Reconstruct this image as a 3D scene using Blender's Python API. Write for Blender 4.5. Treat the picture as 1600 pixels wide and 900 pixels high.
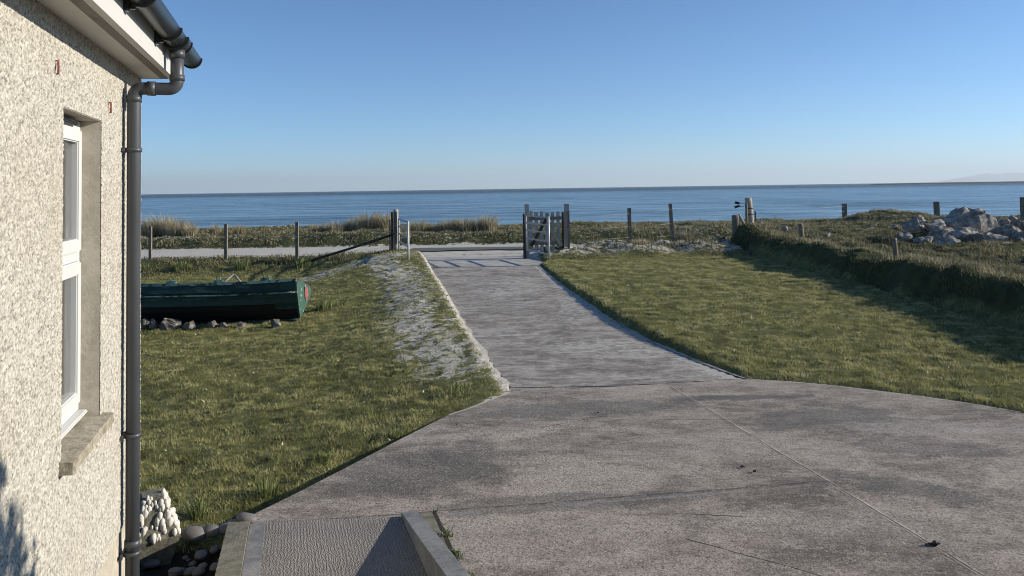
import bpy, bmesh, math, random
import numpy as np
from mathutils import Vector, Matrix, noise as mnoise
random.seed(7); RNG = np.random.default_rng(11)
S = bpy.context.scene
for o in list(bpy.data.objects): bpy.data.objects.remove(o)
col = S.collection
R = math.radians
# ---------------------------------------------------------------- camera
F = 1200.0; CX, CY = 800.0, 248.5; EYE = 2.1
PITCH = R(2.2); ROLL = R(0.86)
cam = bpy.data.objects.new('camera', bpy.data.cameras.new('camera')); col.objects.link(cam)
CM = Matrix.Rotation(R(90) + PITCH, 3, 'X') @ Matrix.Rotation(-ROLL, 3, 'Z')
cam.matrix_world = Matrix.Translation((0, 0, EYE)) @ CM.to_4x4()
cam.data.sensor_width = 36; cam.data.lens = F/1600*36
cam.data.shift_y = -(450-CY)/1600
cam.data.clip_start = 0.05; cam.data.clip_end = 100000
S.camera = cam
def ray(px, py):
    return CM @ Vector(((px-CX)/F, -(py-CY)/F, -1))
def at(px, py, D):                       # the point seen at a pixel, D metres ahead
    d = ray(px, py); k = D/d.y
    return Vector((d.x*k, D, EYE+d.z*k))
def onz(px, py, z=0.0):                  # the point seen at a pixel, at height z
    d = ray(px, py); k = (z-EYE)/d.z
    return Vector((d.x*k, d.y*k, z))
# ---------------------------------------------------------------- sky, sun, exposure
SUN_EL, SUN_AZ = R(19.6), R(4)           # azimuth from +X towards +Y
w = bpy.data.worlds.new('World'); S.world = w; w.use_nodes = True
nt = w.node_tree; nt.nodes.clear()
sky = nt.nodes.new('ShaderNodeTexSky'); sky.sky_type = 'NISHITA'; sky.sun_disc = False
sky.sun_elevation = SUN_EL; sky.sun_rotation = R(90) - SUN_AZ
sky.air_density = 0.72; sky.dust_density = 0.0; sky.ozone_density = 4.6; sky.altitude = 0
bg = nt.nodes.new('ShaderNodeBackground'); bg.inputs[1].default_value = 0.108
wo = nt.nodes.new('ShaderNodeOutputWorld')
tn = nt.nodes.new('ShaderNodeMix'); tn.data_type = 'RGBA'; tn.blend_type = 'MULTIPLY'; tn.inputs[0].default_value = 1
tn.inputs[7].default_value = (.80, .96, 1.0, 1); nt.links.new(sky.outputs[0], tn.inputs[6]); nt.links.new(tn.outputs[2], bg.inputs[0]); nt.links.new(bg.outputs[0], wo.inputs[0])
sl = bpy.data.lights.new('sun', 'SUN'); sl.energy = 4.9; sl.angle = R(0.5); sl.color = (1, .92, .79)
so = bpy.data.objects.new('sun', sl); col.objects.link(so)
sd = Vector((math.cos(SUN_EL)*math.cos(SUN_AZ), math.cos(SUN_EL)*math.sin(SUN_AZ), math.sin(SUN_EL)))
so.rotation_euler = sd.to_track_quat('Z', 'Y').to_euler(); so.location = (20, 0, 20)
S.view_settings.view_transform = 'Standard'; S.view_settings.look = 'None'
S.view_settings.gamma = 1; S.view_settings.exposure = 0.45
S.render.engine = 'CYCLES'; S.cycles.volume_bounces = 0; S.cycles.filter_width = 1.0
# ---------------------------------------------------------------- node helpers
class NT:
    def __init__(s, name):
        s.m = bpy.data.materials.new(name); s.m.use_nodes = True
        s.t = s.m.node_tree; s.n = s.t.nodes; s.n.clear()
        s.out = s.n.new('ShaderNodeOutputMaterial'); s.b = s.n.new('ShaderNodeBsdfPrincipled')
        s.t.links.new(s.b.outputs[0], s.out.inputs[0]); s._c = None
        s.b.inputs['Specular IOR Level'].default_value = .3
    def L(s, a, b):
        s.t.links.new(a, b)
    def put(s, sock, v):
        if isinstance(v, bpy.types.NodeSocket): s.L(v, sock)
        else: sock.default_value = v
    def co(s, sc=(1, 1, 1)):
        if s._c is None: s._c = s.n.new('ShaderNodeTexCoord')
        m = s.n.new('ShaderNodeMapping'); m.inputs['Scale'].default_value = sc
        s.L(s._c.outputs['Object'], m.inputs[0]); return m.outputs[0]
    def noise(s, scale, detail=4, rough=.55, sc=(1, 1, 1), dist=0.0, off=None):
        x = s.n.new('ShaderNodeTexNoise'); c = s.co(sc)
        if off: c.node.inputs['Location'].default_value = off
        s.L(c, x.inputs['Vector']); x.inputs['Scale'].default_value = scale
        x.inputs['Detail'].default_value = detail; x.inputs['Roughness'].default_value = rough
        x.inputs['Distortion'].default_value = dist; return x.outputs[0]
    def vor(s, scale, sc=(1, 1, 1), out='Distance', feat='F1'):
        x = s.n.new('ShaderNodeTexVoronoi'); x.feature = feat; s.L(s.co(sc), x.inputs['Vector'])
        x.inputs['Scale'].default_value = scale; return x.outputs[out]
    def ramp(s, f, st, interp='LINEAR'):
        r = s.n.new('ShaderNodeValToRGB'); r.color_ramp.interpolation = interp
        e = r.color_ramp.elements
        while len(e) < len(st): e.new(.5)
        for i, (p, c) in enumerate(st):
            e[i].position = p; e[i].color = (c, c, c, 1) if not hasattr(c, '__len__') else (*c, 1)
        s.put(r.inputs[0], f); return r.outputs[0]
    def mix(s, f, a, b, mode='MIX'):
        x = s.n.new('ShaderNodeMix'); x.data_type = 'RGBA'; x.blend_type = mode
        s.put(x.inputs[0], f)
        for i, v in ((6, a), (7, b)):
            s.put(x.inputs[i], v if isinstance(v, bpy.types.NodeSocket) else (*v, 1))
        return x.outputs[2]
    def math(s, op, a, b=0.0, c=None):
        x = s.n.new('ShaderNodeMath'); x.operation = op
        s.put(x.inputs[0], a); s.put(x.inputs[1], b)
        if c is not None: s.put(x.inputs[2], c)
        return x.outputs[0]
    def attr(s, name, out='Fac'):
        x = s.n.new('ShaderNodeAttribute'); x.attribute_name = name; return x.outputs[out]
    def bump(s, h, st=.5, d=.01, prev=None):
        x = s.n.new('ShaderNodeBump'); x.inputs['Strength'].default_value = st
        x.inputs['Distance'].default_value = d; s.put(x.inputs['Height'], h)
        if prev: s.L(prev, x.inputs['Normal'])
        s.L(x.outputs[0], s.b.inputs['Normal']); return x.outputs[0]
    def set(s, **k):
        for a, v in k.items():
            nm = {'base': 'Base Color', 'rough': 'Roughness', 'metal': 'Metallic', 'spec': 'Specular IOR Level', 'ior': 'IOR', 'trans': 'Transmission Weight', 'alpha': 'Alpha'}[a]
            if isinstance(v, tuple) and len(v) == 3: v = (*v, 1)
            s.put(s.b.inputs[nm], v)
        return s
    def blob(s, cx, cy, rx, ry, rot=0.0, wob=1.0):
        sep = s.n.new('ShaderNodeSeparateXYZ'); s.L(s.co(), sep.inputs[0]); c_, s_ = math.cos(rot), math.sin(rot)
        X = s.math('SUBTRACT', sep.outputs[0], cx); Y = s.math('SUBTRACT', sep.outputs[1], cy)
        a = s.math('ADD', s.math('MULTIPLY', X, c_/rx), s.math('MULTIPLY', Y, s_/rx)); b = s.math('ADD', s.math('MULTIPLY', X, -s_/ry), s.math('MULTIPLY', Y, c_/ry))
        d = s.math('SQRT', s.math('ADD', s.math('MULTIPLY', a, a), s.math('MULTIPLY', b, b)))
        d = s.math('ADD', d, s.math('MULTIPLY', s.math('SUBTRACT', s.noise(3.5, 8, .7, sc=(.8, 1.2, 1), off=(cx, cy, 0)), .5), 2.6*wob))
        return s.ramp(d, [(.70, 1.0), (.95, 0.0)])
    def line(s, p, q, w, wob=.02, ws=3.0):      # mask: 1 on the line through p, q
        sep = s.n.new('ShaderNodeSeparateXYZ'); s.L(s.co(), sep.inputs[0])
        d = (Vector(q)-Vector(p)).normalized(); nx, ny = -d.y, d.x; c = nx*p[0]+ny*p[1]
        v = s.math('ADD', s.math('MULTIPLY', sep.outputs[0], nx), s.math('MULTIPLY', sep.outputs[1], ny))
        v = s.math('SUBTRACT', v, c)
        v = s.math('ADD', v, s.math('MULTIPLY', s.math('SUBTRACT', s.noise(ws, 5), .5), wob*2))
        v = s.math('ABSOLUTE', v)
        r = s.n.new('ShaderNodeMapRange'); s.L(v, r.inputs[0])
        r.inputs[1].default_value = w*.4; r.inputs[2].default_value = w; r.inputs[3].default_value = 1; r.inputs[4].default_value = 0
        return r.outputs[0], sep
# ---------------------------------------------------------------- mesh helpers
def tag(o, label=None, cat=None, group=None, kind=None):
    if label: o['label'] = label
    if cat: o['category'] = cat
    if group: o['group'] = group
    if kind: o['kind'] = kind
    return o
def empty(name, loc=(0, 0, 0), rz=0.0, parent=None):
    o = bpy.data.objects.new(name, None); col.objects.link(o); o.location = loc
    o.rotation_euler = (0, 0, rz); o.empty_display_size = .1
    if parent: o.parent = parent
    return o
def link(name, me, mat=None, parent=None, loc=None, smooth=False):
    o = bpy.data.objects.new(name, me); col.objects.link(o)
    if mat and not me.materials: me.materials.append(mat)
    if parent: o.parent = parent
    if loc is not None: o.location = loc
    if smooth: me.polygons.foreach_set('use_smooth', [True]*len(me.polygons))
    return o
def npmesh(name, V, Fc, attrs=None, smooth=False):     # fast mesh from arrays; Fc (n,k)
    me = bpy.data.meshes.new(name); V = np.asarray(V, np.float32); Fc = np.asarray(Fc, np.int32)
    n, k = Fc.shape
    me.vertices.add(len(V)); me.vertices.foreach_set('co', V.ravel())
    me.loops.add(n*k); me.loops.foreach_set('vertex_index', Fc.ravel())
    me.polygons.add(n); me.polygons.foreach_set('loop_start', np.arange(n, dtype=np.int32)*k)
    try: me.polygons.foreach_set('loop_total', np.full(n, k, np.int32))
    except Exception: pass
    if smooth: me.polygons.foreach_set('use_smooth', np.ones(n, bool))
    me.update(calc_edges=True)
    for a, v in (attrs or {}).items():
        at_ = me.attributes.new(a, 'FLOAT', 'POINT'); at_.data.foreach_set('value', np.asarray(v, np.float32))
    return me
class MB:
    def __init__(s): s.bm = bmesh.new()
    def box(s, c, size, rot=None, bev=0.0):
        r = bmesh.ops.create_cube(s.bm, size=1); vs = r['verts']
        M = Matrix.Translation(c) @ (rot.to_4x4() if rot else Matrix.Identity(4)) @ Matrix.Diagonal((*size, 1))
        bmesh.ops.transform(s.bm, matrix=M, verts=vs)
        if bev:
            es = list({e for v in vs for e in v.link_edges})
            bmesh.ops.bevel(s.bm, geom=es, offset=bev, segments=2, affect='EDGES')
        return s
    def tube(s, pts, r, seg=12, cap=True, r2=None):
        pts = [Vector(p) for p in pts]; rings = []; n = len(pts)
        up = None
        for i, p in enumerate(pts):
            d = (pts[min(i+1, n-1)]-pts[max(i-1, 0)]).normalized()
            if up is None:
                up = Vector((0, 0, 1)) if abs(d.z) < .9 else Vector((1, 0, 0))
            a = d.cross(up).normalized(); b = a.cross(d).normalized(); up = b
            rr = r if r2 is None else r+(r2-r)*i/(n-1)
            if isinstance(r, (list, tuple)): rr = r[i]
            rings.append([s.bm.verts.new(p+a*math.cos(t)*rr+b*math.sin(t)*rr) for t in [2*math.pi*k/seg for k in range(seg)]])
        for i in range(n-1):
            for k in range(seg):
                f = s.bm.faces.new((rings[i][k], rings[i][(k+1) % seg], rings[i+1][(k+1) % seg], rings[i+1][k])); f.smooth = True
        if cap:
            s.bm.faces.new(rings[0]); s.bm.faces.new(rings[-1][::-1])
        return s
    def poly(s, vs, fs):
        v = [s.bm.verts.new(p) for p in vs]
        for f in fs: s.bm.faces.new([v[i] for i in f])
        return s
    def prism(s, pts, z0, z1, M=None):      # polygon footprint; z1 may be a list
        n = len(pts); zt = z1 if hasattr(z1, '__len__') else [z1]*n
        a = [s.bm.verts.new((p[0], p[1], z0)) for p in pts]; b = [s.bm.verts.new((p[0], p[1], z)) for p, z in zip(pts, zt)]
        s.bm.faces.new(a[::-1]); s.bm.faces.new(b)
        for i in range(n):
            j = (i+1) % n; s.bm.faces.new((a[i], a[j], b[j], b[i]))
        return s
    def jitter(s, amp, sc=3.0, cuts=0):
        if cuts: bmesh.ops.subdivide_edges(s.bm, edges=s.bm.edges[:], cuts=cuts, use_grid_fill=True)
        for v in s.bm.verts:
            v.co += mnoise.noise_vector(v.co*sc)*amp
        return s
    def build(s, name, mat, parent=None, loc=None, smooth=False):
        bmesh.ops.recalc_face_normals(s.bm, faces=s.bm.faces[:])
        me = bpy.data.meshes.new(name); s.bm.to_mesh(me); s.bm.free()
        return link(name, me, mat, parent, loc, smooth)
# ---------------------------------------------------------------- numpy noise
def hsh(ix, iy, seed):
    h = (ix.astype(np.int64)*374761393 + iy.astype(np.int64)*668265263 + seed*1442695041) & 0xffffffff
    h = ((h ^ (h >> 13))*1274126177) & 0xffffffff
    return ((h ^ (h >> 16)) & 0xffffff)/float(0xffffff)
def vn(x, y, seed=0):
    ix, iy = np.floor(x), np.floor(y); fx, fy = x-ix, y-iy
    fx, fy = fx*fx*(3-2*fx), fy*fy*(3-2*fy)
    a, b, c, d = hsh(ix, iy, seed), hsh(ix+1, iy, seed), hsh(ix, iy+1, seed), hsh(ix+1, iy+1, seed)
    return (a*(1-fx)+b*fx)*(1-fy)+(c*(1-fx)+d*fx)*fy
def fbm(x, y, sc, oc=4, seed=0, g=.5):
    s = 0; a = 1; t = 0
    for i in range(oc):
        s = s+a*vn(x*sc, y*sc, seed+i*17); t += a; a *= g; sc *= 2.03
    return s/t-.5
def sst(a, b, x):
    t = np.clip((x-a)/(b-a), 0, 1); return t*t*(3-2*t)
def seg_dist(X, Y, pts, closed=False):
    d = np.full(X.shape, 1e9); n = len(pts)
    for i in range(n if closed else n-1):
        ax, ay = pts[i][:2]; bx, by = pts[(i+1) % n][:2]
        vx, vy = bx-ax, by-ay; t = np.clip(((X-ax)*vx+(Y-ay)*vy)/(vx*vx+vy*vy), 0, 1)
        d = np.minimum(d, np.hypot(X-ax-t*vx, Y-ay-t*vy))
    return d
def inside(X, Y, pts):
    c = np.zeros(X.shape, bool); n = len(pts)
    for i in range(n):
        ax, ay = pts[i][:2]; bx, by = pts[(i+1) % n][:2]
        k = ((ay > Y) != (by > Y)) & (X < (bx-ax)*(Y-ay)/((by-ay) or 1e-9)+ax); c ^= k
    return c
# ---------------------------------------------------------------- layout
tv = Vector((-.275, .961)); nv = Vector((.961, .275))      # along the house wall (away), out of the wall
COR = Vector((-2.205, 4.556))                              # seaward corner of the house
def px2(l, z=0.0): return [tuple(onz(x, y, z)[:2]) for x, y in l]
farL = px2([(668, 421), (684, 442), (700, 468), (717, 497), (738, 530), (765, 570), (797, 614)])
farR = px2([(842, 418), (868, 440), (905, 466), (955, 500), (1020, 535), (1090, 565), (1165, 593)])
FAR = farL + farR[::-1]
NEAR = px2([(797, 614), (760, 628), (735, 638), (698, 650), (631, 684), (553, 725), (470, 768), (389, 808)]) + \
       [(-1.5, 3.6), (-.4, -.3), (.4, -8), (11, -8), (11, 3.2), (8.2, 5.2)] + px2([(1600, 646), (1520, 632), (1430, 619), (1300, 603), (1230, 597), (1165, 593)])
THR = px2([(668, 421), (842, 418), (850, 412), (826, 402), (650, 404), (655, 412)])
def dz(X, Y): return .0*X + .05*sst(12, 21, Y)*(1-sst(23, 24.5, Y))       # drive surface height
DRV = [FAR, NEAR, THR]
SANDLINE = px2([(470, 432), (520, 424), (585, 420), (632, 436), (640, 470), (650, 505), (690, 550), (712, 572)])
def height(X, Y, fine=True):
    X = np.asarray(X, float); Y = np.asarray(Y, float)
    ins = inside(X, Y, FAR) | inside(X, Y, NEAR) | inside(X, Y, THR)
    d = np.minimum(np.minimum(seg_dist(X, Y, FAR, True), seg_dist(X, Y, NEAR, True)), seg_dist(X, Y, THR, True))
    xc = 1.3-(Y-8.5)*.178; right = X > np.where(Y < 8.5, 1.3, xc)
    # left lawn
    we = sst(5.0, 8.5, Y)
    edge = -.19*(1-we)+.03*we
    zl = -.2+(edge+.2)*np.exp(-(d/1.3)**1.5)
    zl = zl + .42*np.exp(-((X+3.5)/1.7)**2-((Y-21.5)/3.2)**2) + .13*np.exp(-((X+1.9)/.9)**2-((Y-14.)/3.5)**2)
    ver = sst(21.2, 22.8, Y)*(1-sst(24.2, 25.1, Y))
    zl = zl+ver*(.26*(1-np.exp(-((X+3.3)/2.0)**2)))
    # right lawn
    e2 = .03+.08*sst(7.5, 12, Y)
    zr = e2*sst(0.02, .14, d)+.03*sst(.3, 3, d)
    zr = zr + ver*(.22+.3*fbm(X, Y, 1.3, 3, 5))*sst(.6, 1.4, X)
    z = np.where(right, zr, zl)
    z = z+(.05*fbm(X, Y, .7, 3, 3))*sst(.2, 1.2, d)*(Y < 24)
    # field and bank on the right
    wob = .25*fbm(X*0, Y, .6, 3, 9)*2
    bx = X-wob+.22
    face = sst(6.85, 7.45, bx); back = sst(7.8, 9.2, bx)
    fieldz = .2+.34*fbm(X, Y, .55, 4, 21)+.30*fbm(X, Y, 1.5, 3, 23)+.12*sst(18, 30, Y)
    bank = face*(.62+.25*fbm(X, Y, 1.1, 4, 31))
    inb = sst(26.5, 24.6, Y)*sst(6.85, 6.9, bx)
    zb = bank*(1-back)+fieldz*back
    z = z*(1-sst(6.85, 6.9, bx)*(Y < 24.9)) + zb*sst(6.85, 6.9, bx)*(Y < 24.9)
    cor = np.exp(-((X-7.2)/1.2)**2-((Y-24)/1.0)**2); z = z+.25*cor*(X < 9)
    # road zone and dunes
    rd = sst(24.1, 25.0, Y)*(1-sst(30.6, 31.2, Y))
    rr = rd*(1-sst(6.5, 8.5, X))
    z = z*(1-rr)
    far = sst(29.0, 30.1, Y+.4*fbm(X, Y, .9, 3, 44))
    top = .40+.3*fbm(X, Y, .35, 4, 51)
    z = z*(1-far)+top*far
    rt = sst(6.5, 9, X)*sst(24.4, 25.4, Y)*(1-far); z = z*(1-rt)+(.3+.3*fbm(X, Y, .5, 4, 61))*rt
    z = z + .50*np.exp(-((X-16.2)/1.9)**2-((Y-33)/1.8)**2)
    z = z - 4.2*sst(36.5, 45, Y)
    rough = np.clip(far+rt+sst(6.9, 7.1, bx)*(Y < 30)+ver*(~ins), 0, 1)
    if fine:
        lawn = (1-rough)*(~ins)*(Y < 24)*(1-rr)
        z = z+lawn*sst(.02, .3, d)*(.06*fbm(X, Y, 4.5, 3, 71)+.045*fbm(X, Y, 11, 2, 72))
        z = z+rough*(.22*fbm(X, Y, 2.2, 4, 73))*(1-sst(38, 40, Y))
        z = z+rr*(.03*fbm(X, Y, 2, 4, 75))
    opn = sst(21.9, 22.4, Y)*sst(24.9, 24.2, Y)*sst(-3.25, -2.95, X)*sst(.95, .65, X)
    z = z*(1-opn)+.015*opn
    z = np.where(ins, dz(X, Y)-.05, z)
    z = np.where((Y < 5.0) & (~ins) & (X < 0), np.minimum(z, -.22), z)
    return z
def masks(X, Y):
    ins = inside(X, Y, FAR) | inside(X, Y, NEAR) | inside(X, Y, THR)
    d = np.minimum(np.minimum(seg_dist(X, Y, FAR, True), seg_dist(X, Y, NEAR, True)), seg_dist(X, Y, THR, True))
    xc = 1.3-(Y-8.5)*.178; right = X > np.where(Y < 8.5, 1.3, xc)
    n1 = fbm(X, Y, .9, 4, 81)
    rd = sst(24.1, 24.8, Y+.4*n1)*(1-sst(28.8, 29.5, Y+.3*n1))*(1-sst(6.5, 8.5, X))
    sl = seg_dist(X, Y, SANDLINE)
    patch = np.exp(-(sl/.75)**4)*.52+.16*np.exp(-(sl/.35)**2)
    edge = np.exp(-(d/.10)**2)*.95*sst(6.5, 8.5, Y)*(~right) + right*np.exp(-(d/.035)**2)*.5*sst(6.2, 8, Y)
    edge2 = .50*np.exp(-(d/.25)**2)*sst(7, 9, Y)*(~right)
    ver = sst(21.4, 22.2, Y)*(1-sst(24.2, 25.1, Y))*(X > 1)*(X < 6.8)*.6
    mound = .75*np.exp(-((X+3.6)/1.2)**2-((Y-21.0)/1.0)**2)
    bankf = .35*sst(28.8, 30.0, Y)*(1-sst(30.3, 31.6, Y))*(X < 8)
    fld = .12*(Y > 29.5)+.18*(X > 7)*(Y > 20)
    s = np.clip(np.maximum.reduce([rd, patch, edge, edge2, ver, mound, bankf, fld]), 0, 1)
    opn = sst(21.9, 22.4, Y)*sst(24.9, 24.2, Y)*sst(-3.25, -2.95, X)*sst(.95, .65, X)
    s = np.maximum(s, opn); s = np.where(ins, .9, s)
    lawn = (~ins)*(Y < 22.3)*(Y > 4.0)*(X < 6.9)
    lawn = lawn*np.where((X < 0) & (Y < 5.0), 0, 1)
    return s, lawn.astype(float), ins, d, right
# ---------------------------------------------------------------- materials
def simple(name, c, rough=.6, metal=0, spec=.3, nz=.0, nsc=20, bump=0, bsc=60):
    m = NT(name); base = tuple(c)
    if nz:
        f = m.noise(nsc, 5)
        base = m.mix(f, tuple(x*(1-nz) for x in c), tuple(min(1, x*(1+nz)) for x in c))
    m.set(base=base, rough=rough, metal=metal, spec=spec)
    if bump: m.bump(m.noise(bsc, 4), .6, bump)
    return m.m
def ground_mat():
    m = NT('ground')
    lawn = m.attr('lawn'); sand = m.attr('sand')
    soil = m.ramp(m.noise(3.5, 6), [(.3, (.035, .04, .018)), (.55, (.062, .072, .028)), (.75, (.09, .085, .04))])
    lawnc = m.ramp(m.noise(9, 6, .65), [(.3, (.055, .058, .024)), (.5, (.125, .13, .052)), (.72, (.21, .205, .095))])
    g = m.mix(lawn, soil, lawnc)
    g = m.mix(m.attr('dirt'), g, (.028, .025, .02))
    sc = m.ramp(m.noise(14, 6, .7), [(.3, (.40, .37, .32)), (.6, (.58, .545, .48)), (.8, (.68, .645, .58))])
    thr = m.math('SUBTRACT', m.math('ADD', sand, m.math('MULTIPLY', m.math('SUBTRACT', m.noise(7.5, 8, .78, sc=(.8, .8, 1)), .5), 3.4)), .5)
    f = m.ramp(m.math('MULTIPLY', thr, 6), [(0, 0), (1, 1)])
    m.set(base=m.mix(f, g, sc), rough=.95, spec=.1)
    b = m.bump(m.noise(22, 6, .7), .7, .05)
    return m.m
def concrete(name, c0, c1, c2, lines=(), sc=(1, 1, 1), big=.9, speck=1.0, rbump=.004, stains=()):
    m = NT(name)
    n0 = m.noise(big, 6, .62, sc=sc, dist=.6); n1 = m.noise(big*4.5, 6, .65, sc=sc)
    f = m.math('ADD', m.math('MULTIPLY', n0, .62), m.math('MULTIPLY', n1, .38))
    base = m.ramp(f, [(.40, c0), (.49, c1), (.58, c2)])
    fr_ = m.noise(big*3.2, 12, .74, sc=sc, off=(7, 3, 0))
    base = m.mix(m.math('MULTIPLY', m.ramp(fr_, [(.52, 0.0), (.57, 1.0)]), .5), base, tuple(min(.6, x*1.12) for x in c2))
    base = m.mix(m.math('MULTIPLY', m.ramp(m.noise(big*1.7, 12, .76, sc=sc, off=(1, 9, 0)), [(.42, 1.0), (.47, 0.0)]), .5), base, c0)
    for (px_, py_, rx_, ry_, rot_, col_, amt_) in stains:
        P_ = onz(px_, py_); base = m.mix(m.math('MULTIPLY', m.blob(P_.x, P_.y, rx_, ry_, rot_), amt_), base, col_)
    sp = m.noise(75, 3, .8)
    base = m.mix(m.math('MULTIPLY', m.ramp(sp, [(.35, 1.0), (.52, 0.0)]), .6*speck), base, tuple(x*.38 for x in c0))
    base = m.mix(m.math('MULTIPLY', m.ramp(sp, [(.56, 0.0), (.72, 1.0)]), .55*speck), base, tuple(min(.6, x*1.7) for x in c2))
    gr_ = m.noise(42, 2, .6, off=(3, 1, 2))
    base = m.mix(m.math('MULTIPLY', m.ramp(gr_, [(.36, 1.0), (.43, 0.0)]), .55*speck), base, tuple(x*.5 for x in c0))
    pb = m.noise(26, 3, .6)
    base = m.mix(m.math('MULTIPLY', m.ramp(pb, [(.60, 0.0), (.75, 1.0)]), .35*speck), base, tuple(min(.6, x*1.5) for x in c2))
    hgt = m.math('ADD', m.math('MULTIPLY', sp, .7), m.math('MULTIPLY', pb, .6))
    for (p, q, wd, colr, lim, amt) in lines:
        k, sep = m.line(p, q, wd)
        k = m.math('MULTIPLY', k, m.ramp(m.noise(6, 5), [(.38, .15), (.55, 1.0)]))
        if lim:
            ax, lo, hi = lim
            k = m.math('MULTIPLY', k, m.math('MULTIPLY', m.math('GREATER_THAN', sep.outputs[ax], lo), m.math('LESS_THAN', sep.outputs[ax], hi)))
        base = m.mix(m.math('MULTIPLY', k, amt), base, colr)
        hgt = m.math('SUBTRACT', hgt, m.math('MULTIPLY', k, 1.2*(1 if colr[0] < .1 else -.4)))
    m.set(base=base, rough=.88, spec=.25)
    m.bump(hgt, 1.0, rbump)
    return m.m
def blade_mat(name, stops, trans=.35, rough=.6):
    m = NT(name); c = m.ramp(m.attr('rnd'), stops)
    m.set(base=c, rough=rough, spec=.25)
    t = m.n.new('ShaderNodeBsdfTranslucent'); m.L(c, t.inputs[0])
    x = m.n.new('ShaderNodeMixShader'); x.inputs[0].default_value = trans
    m.L(m.b.outputs[0], x.inputs[1]); m.L(t.outputs[0], x.inputs[2]); m.L(x.outputs[0], m.out.inputs[0])
    return m.m
def wood(name, c0, c1, sc=(14, 14, 1.2)):
    m = NT(name); f = m.noise(6, 6, .65, sc=sc)
    m.set(base=m.ramp(f, [(.3, tuple(x*.45 for x in c0)), (.48, c0), (.7, c1)]), rough=.85, spec=.15)
    m.bump(f, .8, .006); return m.m
M = {}
M['ground'] = ground_mat()
M['wood'] = wood('grey_wood', (.17, .14, .105), (.36, .31, .25))
M['woodlight'] = wood('pale_wood', (.32, .29, .24), (.62, .58, .50))
M['wooddark'] = wood('dark_wood', (.045, .04, .035), (.12, .105, .09))
M['paintgrey'] = wood('grey_painted_wood', (.36, .345, .31), (.56, .535, .49))
M['wire'] = simple('wire', (.30, .30, .29), .45, .6)
M['galv'] = simple('galvanised', (.42, .43, .43), .5, .55, nz=.3, nsc=12)
M['gutter'] = simple('dark_grey_plastic', (.016, .017, .019), .30, 0, .5)
M['pipe'] = simple('grey_plastic_pipe', (.060, .064, .072), .42, 0, .45, nz=.25, nsc=5)
M['white'] = simple('white_plastic', (.60, .60, .585), .35, 0, .4)
M['rust'] = simple('rust', (.22, .06, .035), .8, nz=.4, nsc=40)
# ---------------------------------------------------------------- ground sheet
xs = np.concatenate([np.linspace(-400, -21, 14), np.arange(-20, 26.01, .09), np.linspace(27, 420, 14)])
ys = np.concatenate([np.linspace(-200, 2.5, 16), np.arange(3.2, 24, .07), np.arange(24, 46, .12), np.linspace(47, 120, 6)])
X, Y = np.meshgrid(xs, ys); Z = height(X, Y)
sandm, lawnm, insm, dm, rgt = masks(X, Y)
nx, ny = len(xs), len(ys); idx = np.arange(nx*ny).reshape(ny, nx)
Fq = np.stack([idx[:-1, :-1], idx[:-1, 1:], idx[1:, 1:], idx[1:, :-1]], -1).reshape(-1, 4)
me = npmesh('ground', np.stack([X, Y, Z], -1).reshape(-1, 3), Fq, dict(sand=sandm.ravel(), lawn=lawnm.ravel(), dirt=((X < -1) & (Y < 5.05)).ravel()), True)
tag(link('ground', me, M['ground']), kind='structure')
# ---------------------------------------------------------------- sea
m = NT('sea_water')
co = m.co(); sep = m.n.new('ShaderNodeSeparateXYZ'); m.L(co, sep.inputs[0])
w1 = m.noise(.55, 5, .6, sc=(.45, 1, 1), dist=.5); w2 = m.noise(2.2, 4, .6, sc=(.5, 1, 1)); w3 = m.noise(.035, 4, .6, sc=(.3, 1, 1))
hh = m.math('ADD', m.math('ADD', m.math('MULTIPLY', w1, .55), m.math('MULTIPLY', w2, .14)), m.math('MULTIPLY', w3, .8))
horizon_dark = m.n.new('ShaderNodeMapRange'); m.L(sep.outputs[1], horizon_dark.inputs[0])
horizon_dark.inputs[1].default_value = 420; horizon_dark.inputs[2].default_value = 800
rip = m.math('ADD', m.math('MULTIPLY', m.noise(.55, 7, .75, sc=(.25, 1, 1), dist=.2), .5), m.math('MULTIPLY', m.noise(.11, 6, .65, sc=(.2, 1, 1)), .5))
near_ = m.ramp(rip, [(.44, (.022, .066, .115)), (.50, (.085, .185, .265)), (.56, (.20, .33, .41))])  # light and dark of the ripples painted into the water colour
colr = m.mix(horizon_dark.outputs[0], near_, (.006, .024, .044))  # dark horizon band painted in, for the weaker sky reflection far out
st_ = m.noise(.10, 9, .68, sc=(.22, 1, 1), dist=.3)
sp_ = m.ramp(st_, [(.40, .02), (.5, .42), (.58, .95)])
far_ = m.math('SUBTRACT', 1.0, m.math('MULTIPLY', horizon_dark.outputs[0], .97))
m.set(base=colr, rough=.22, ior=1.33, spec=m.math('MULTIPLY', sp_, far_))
m.bump(m.math('ADD', hh, m.math('MULTIPLY', st_, 3.0)), 1.0, .55)
M['sea'] = m.m
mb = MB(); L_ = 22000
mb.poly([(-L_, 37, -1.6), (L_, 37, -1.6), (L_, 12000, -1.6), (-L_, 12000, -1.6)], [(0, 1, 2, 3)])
tag(mb.build('water', M['sea']), kind='structure')
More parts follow.
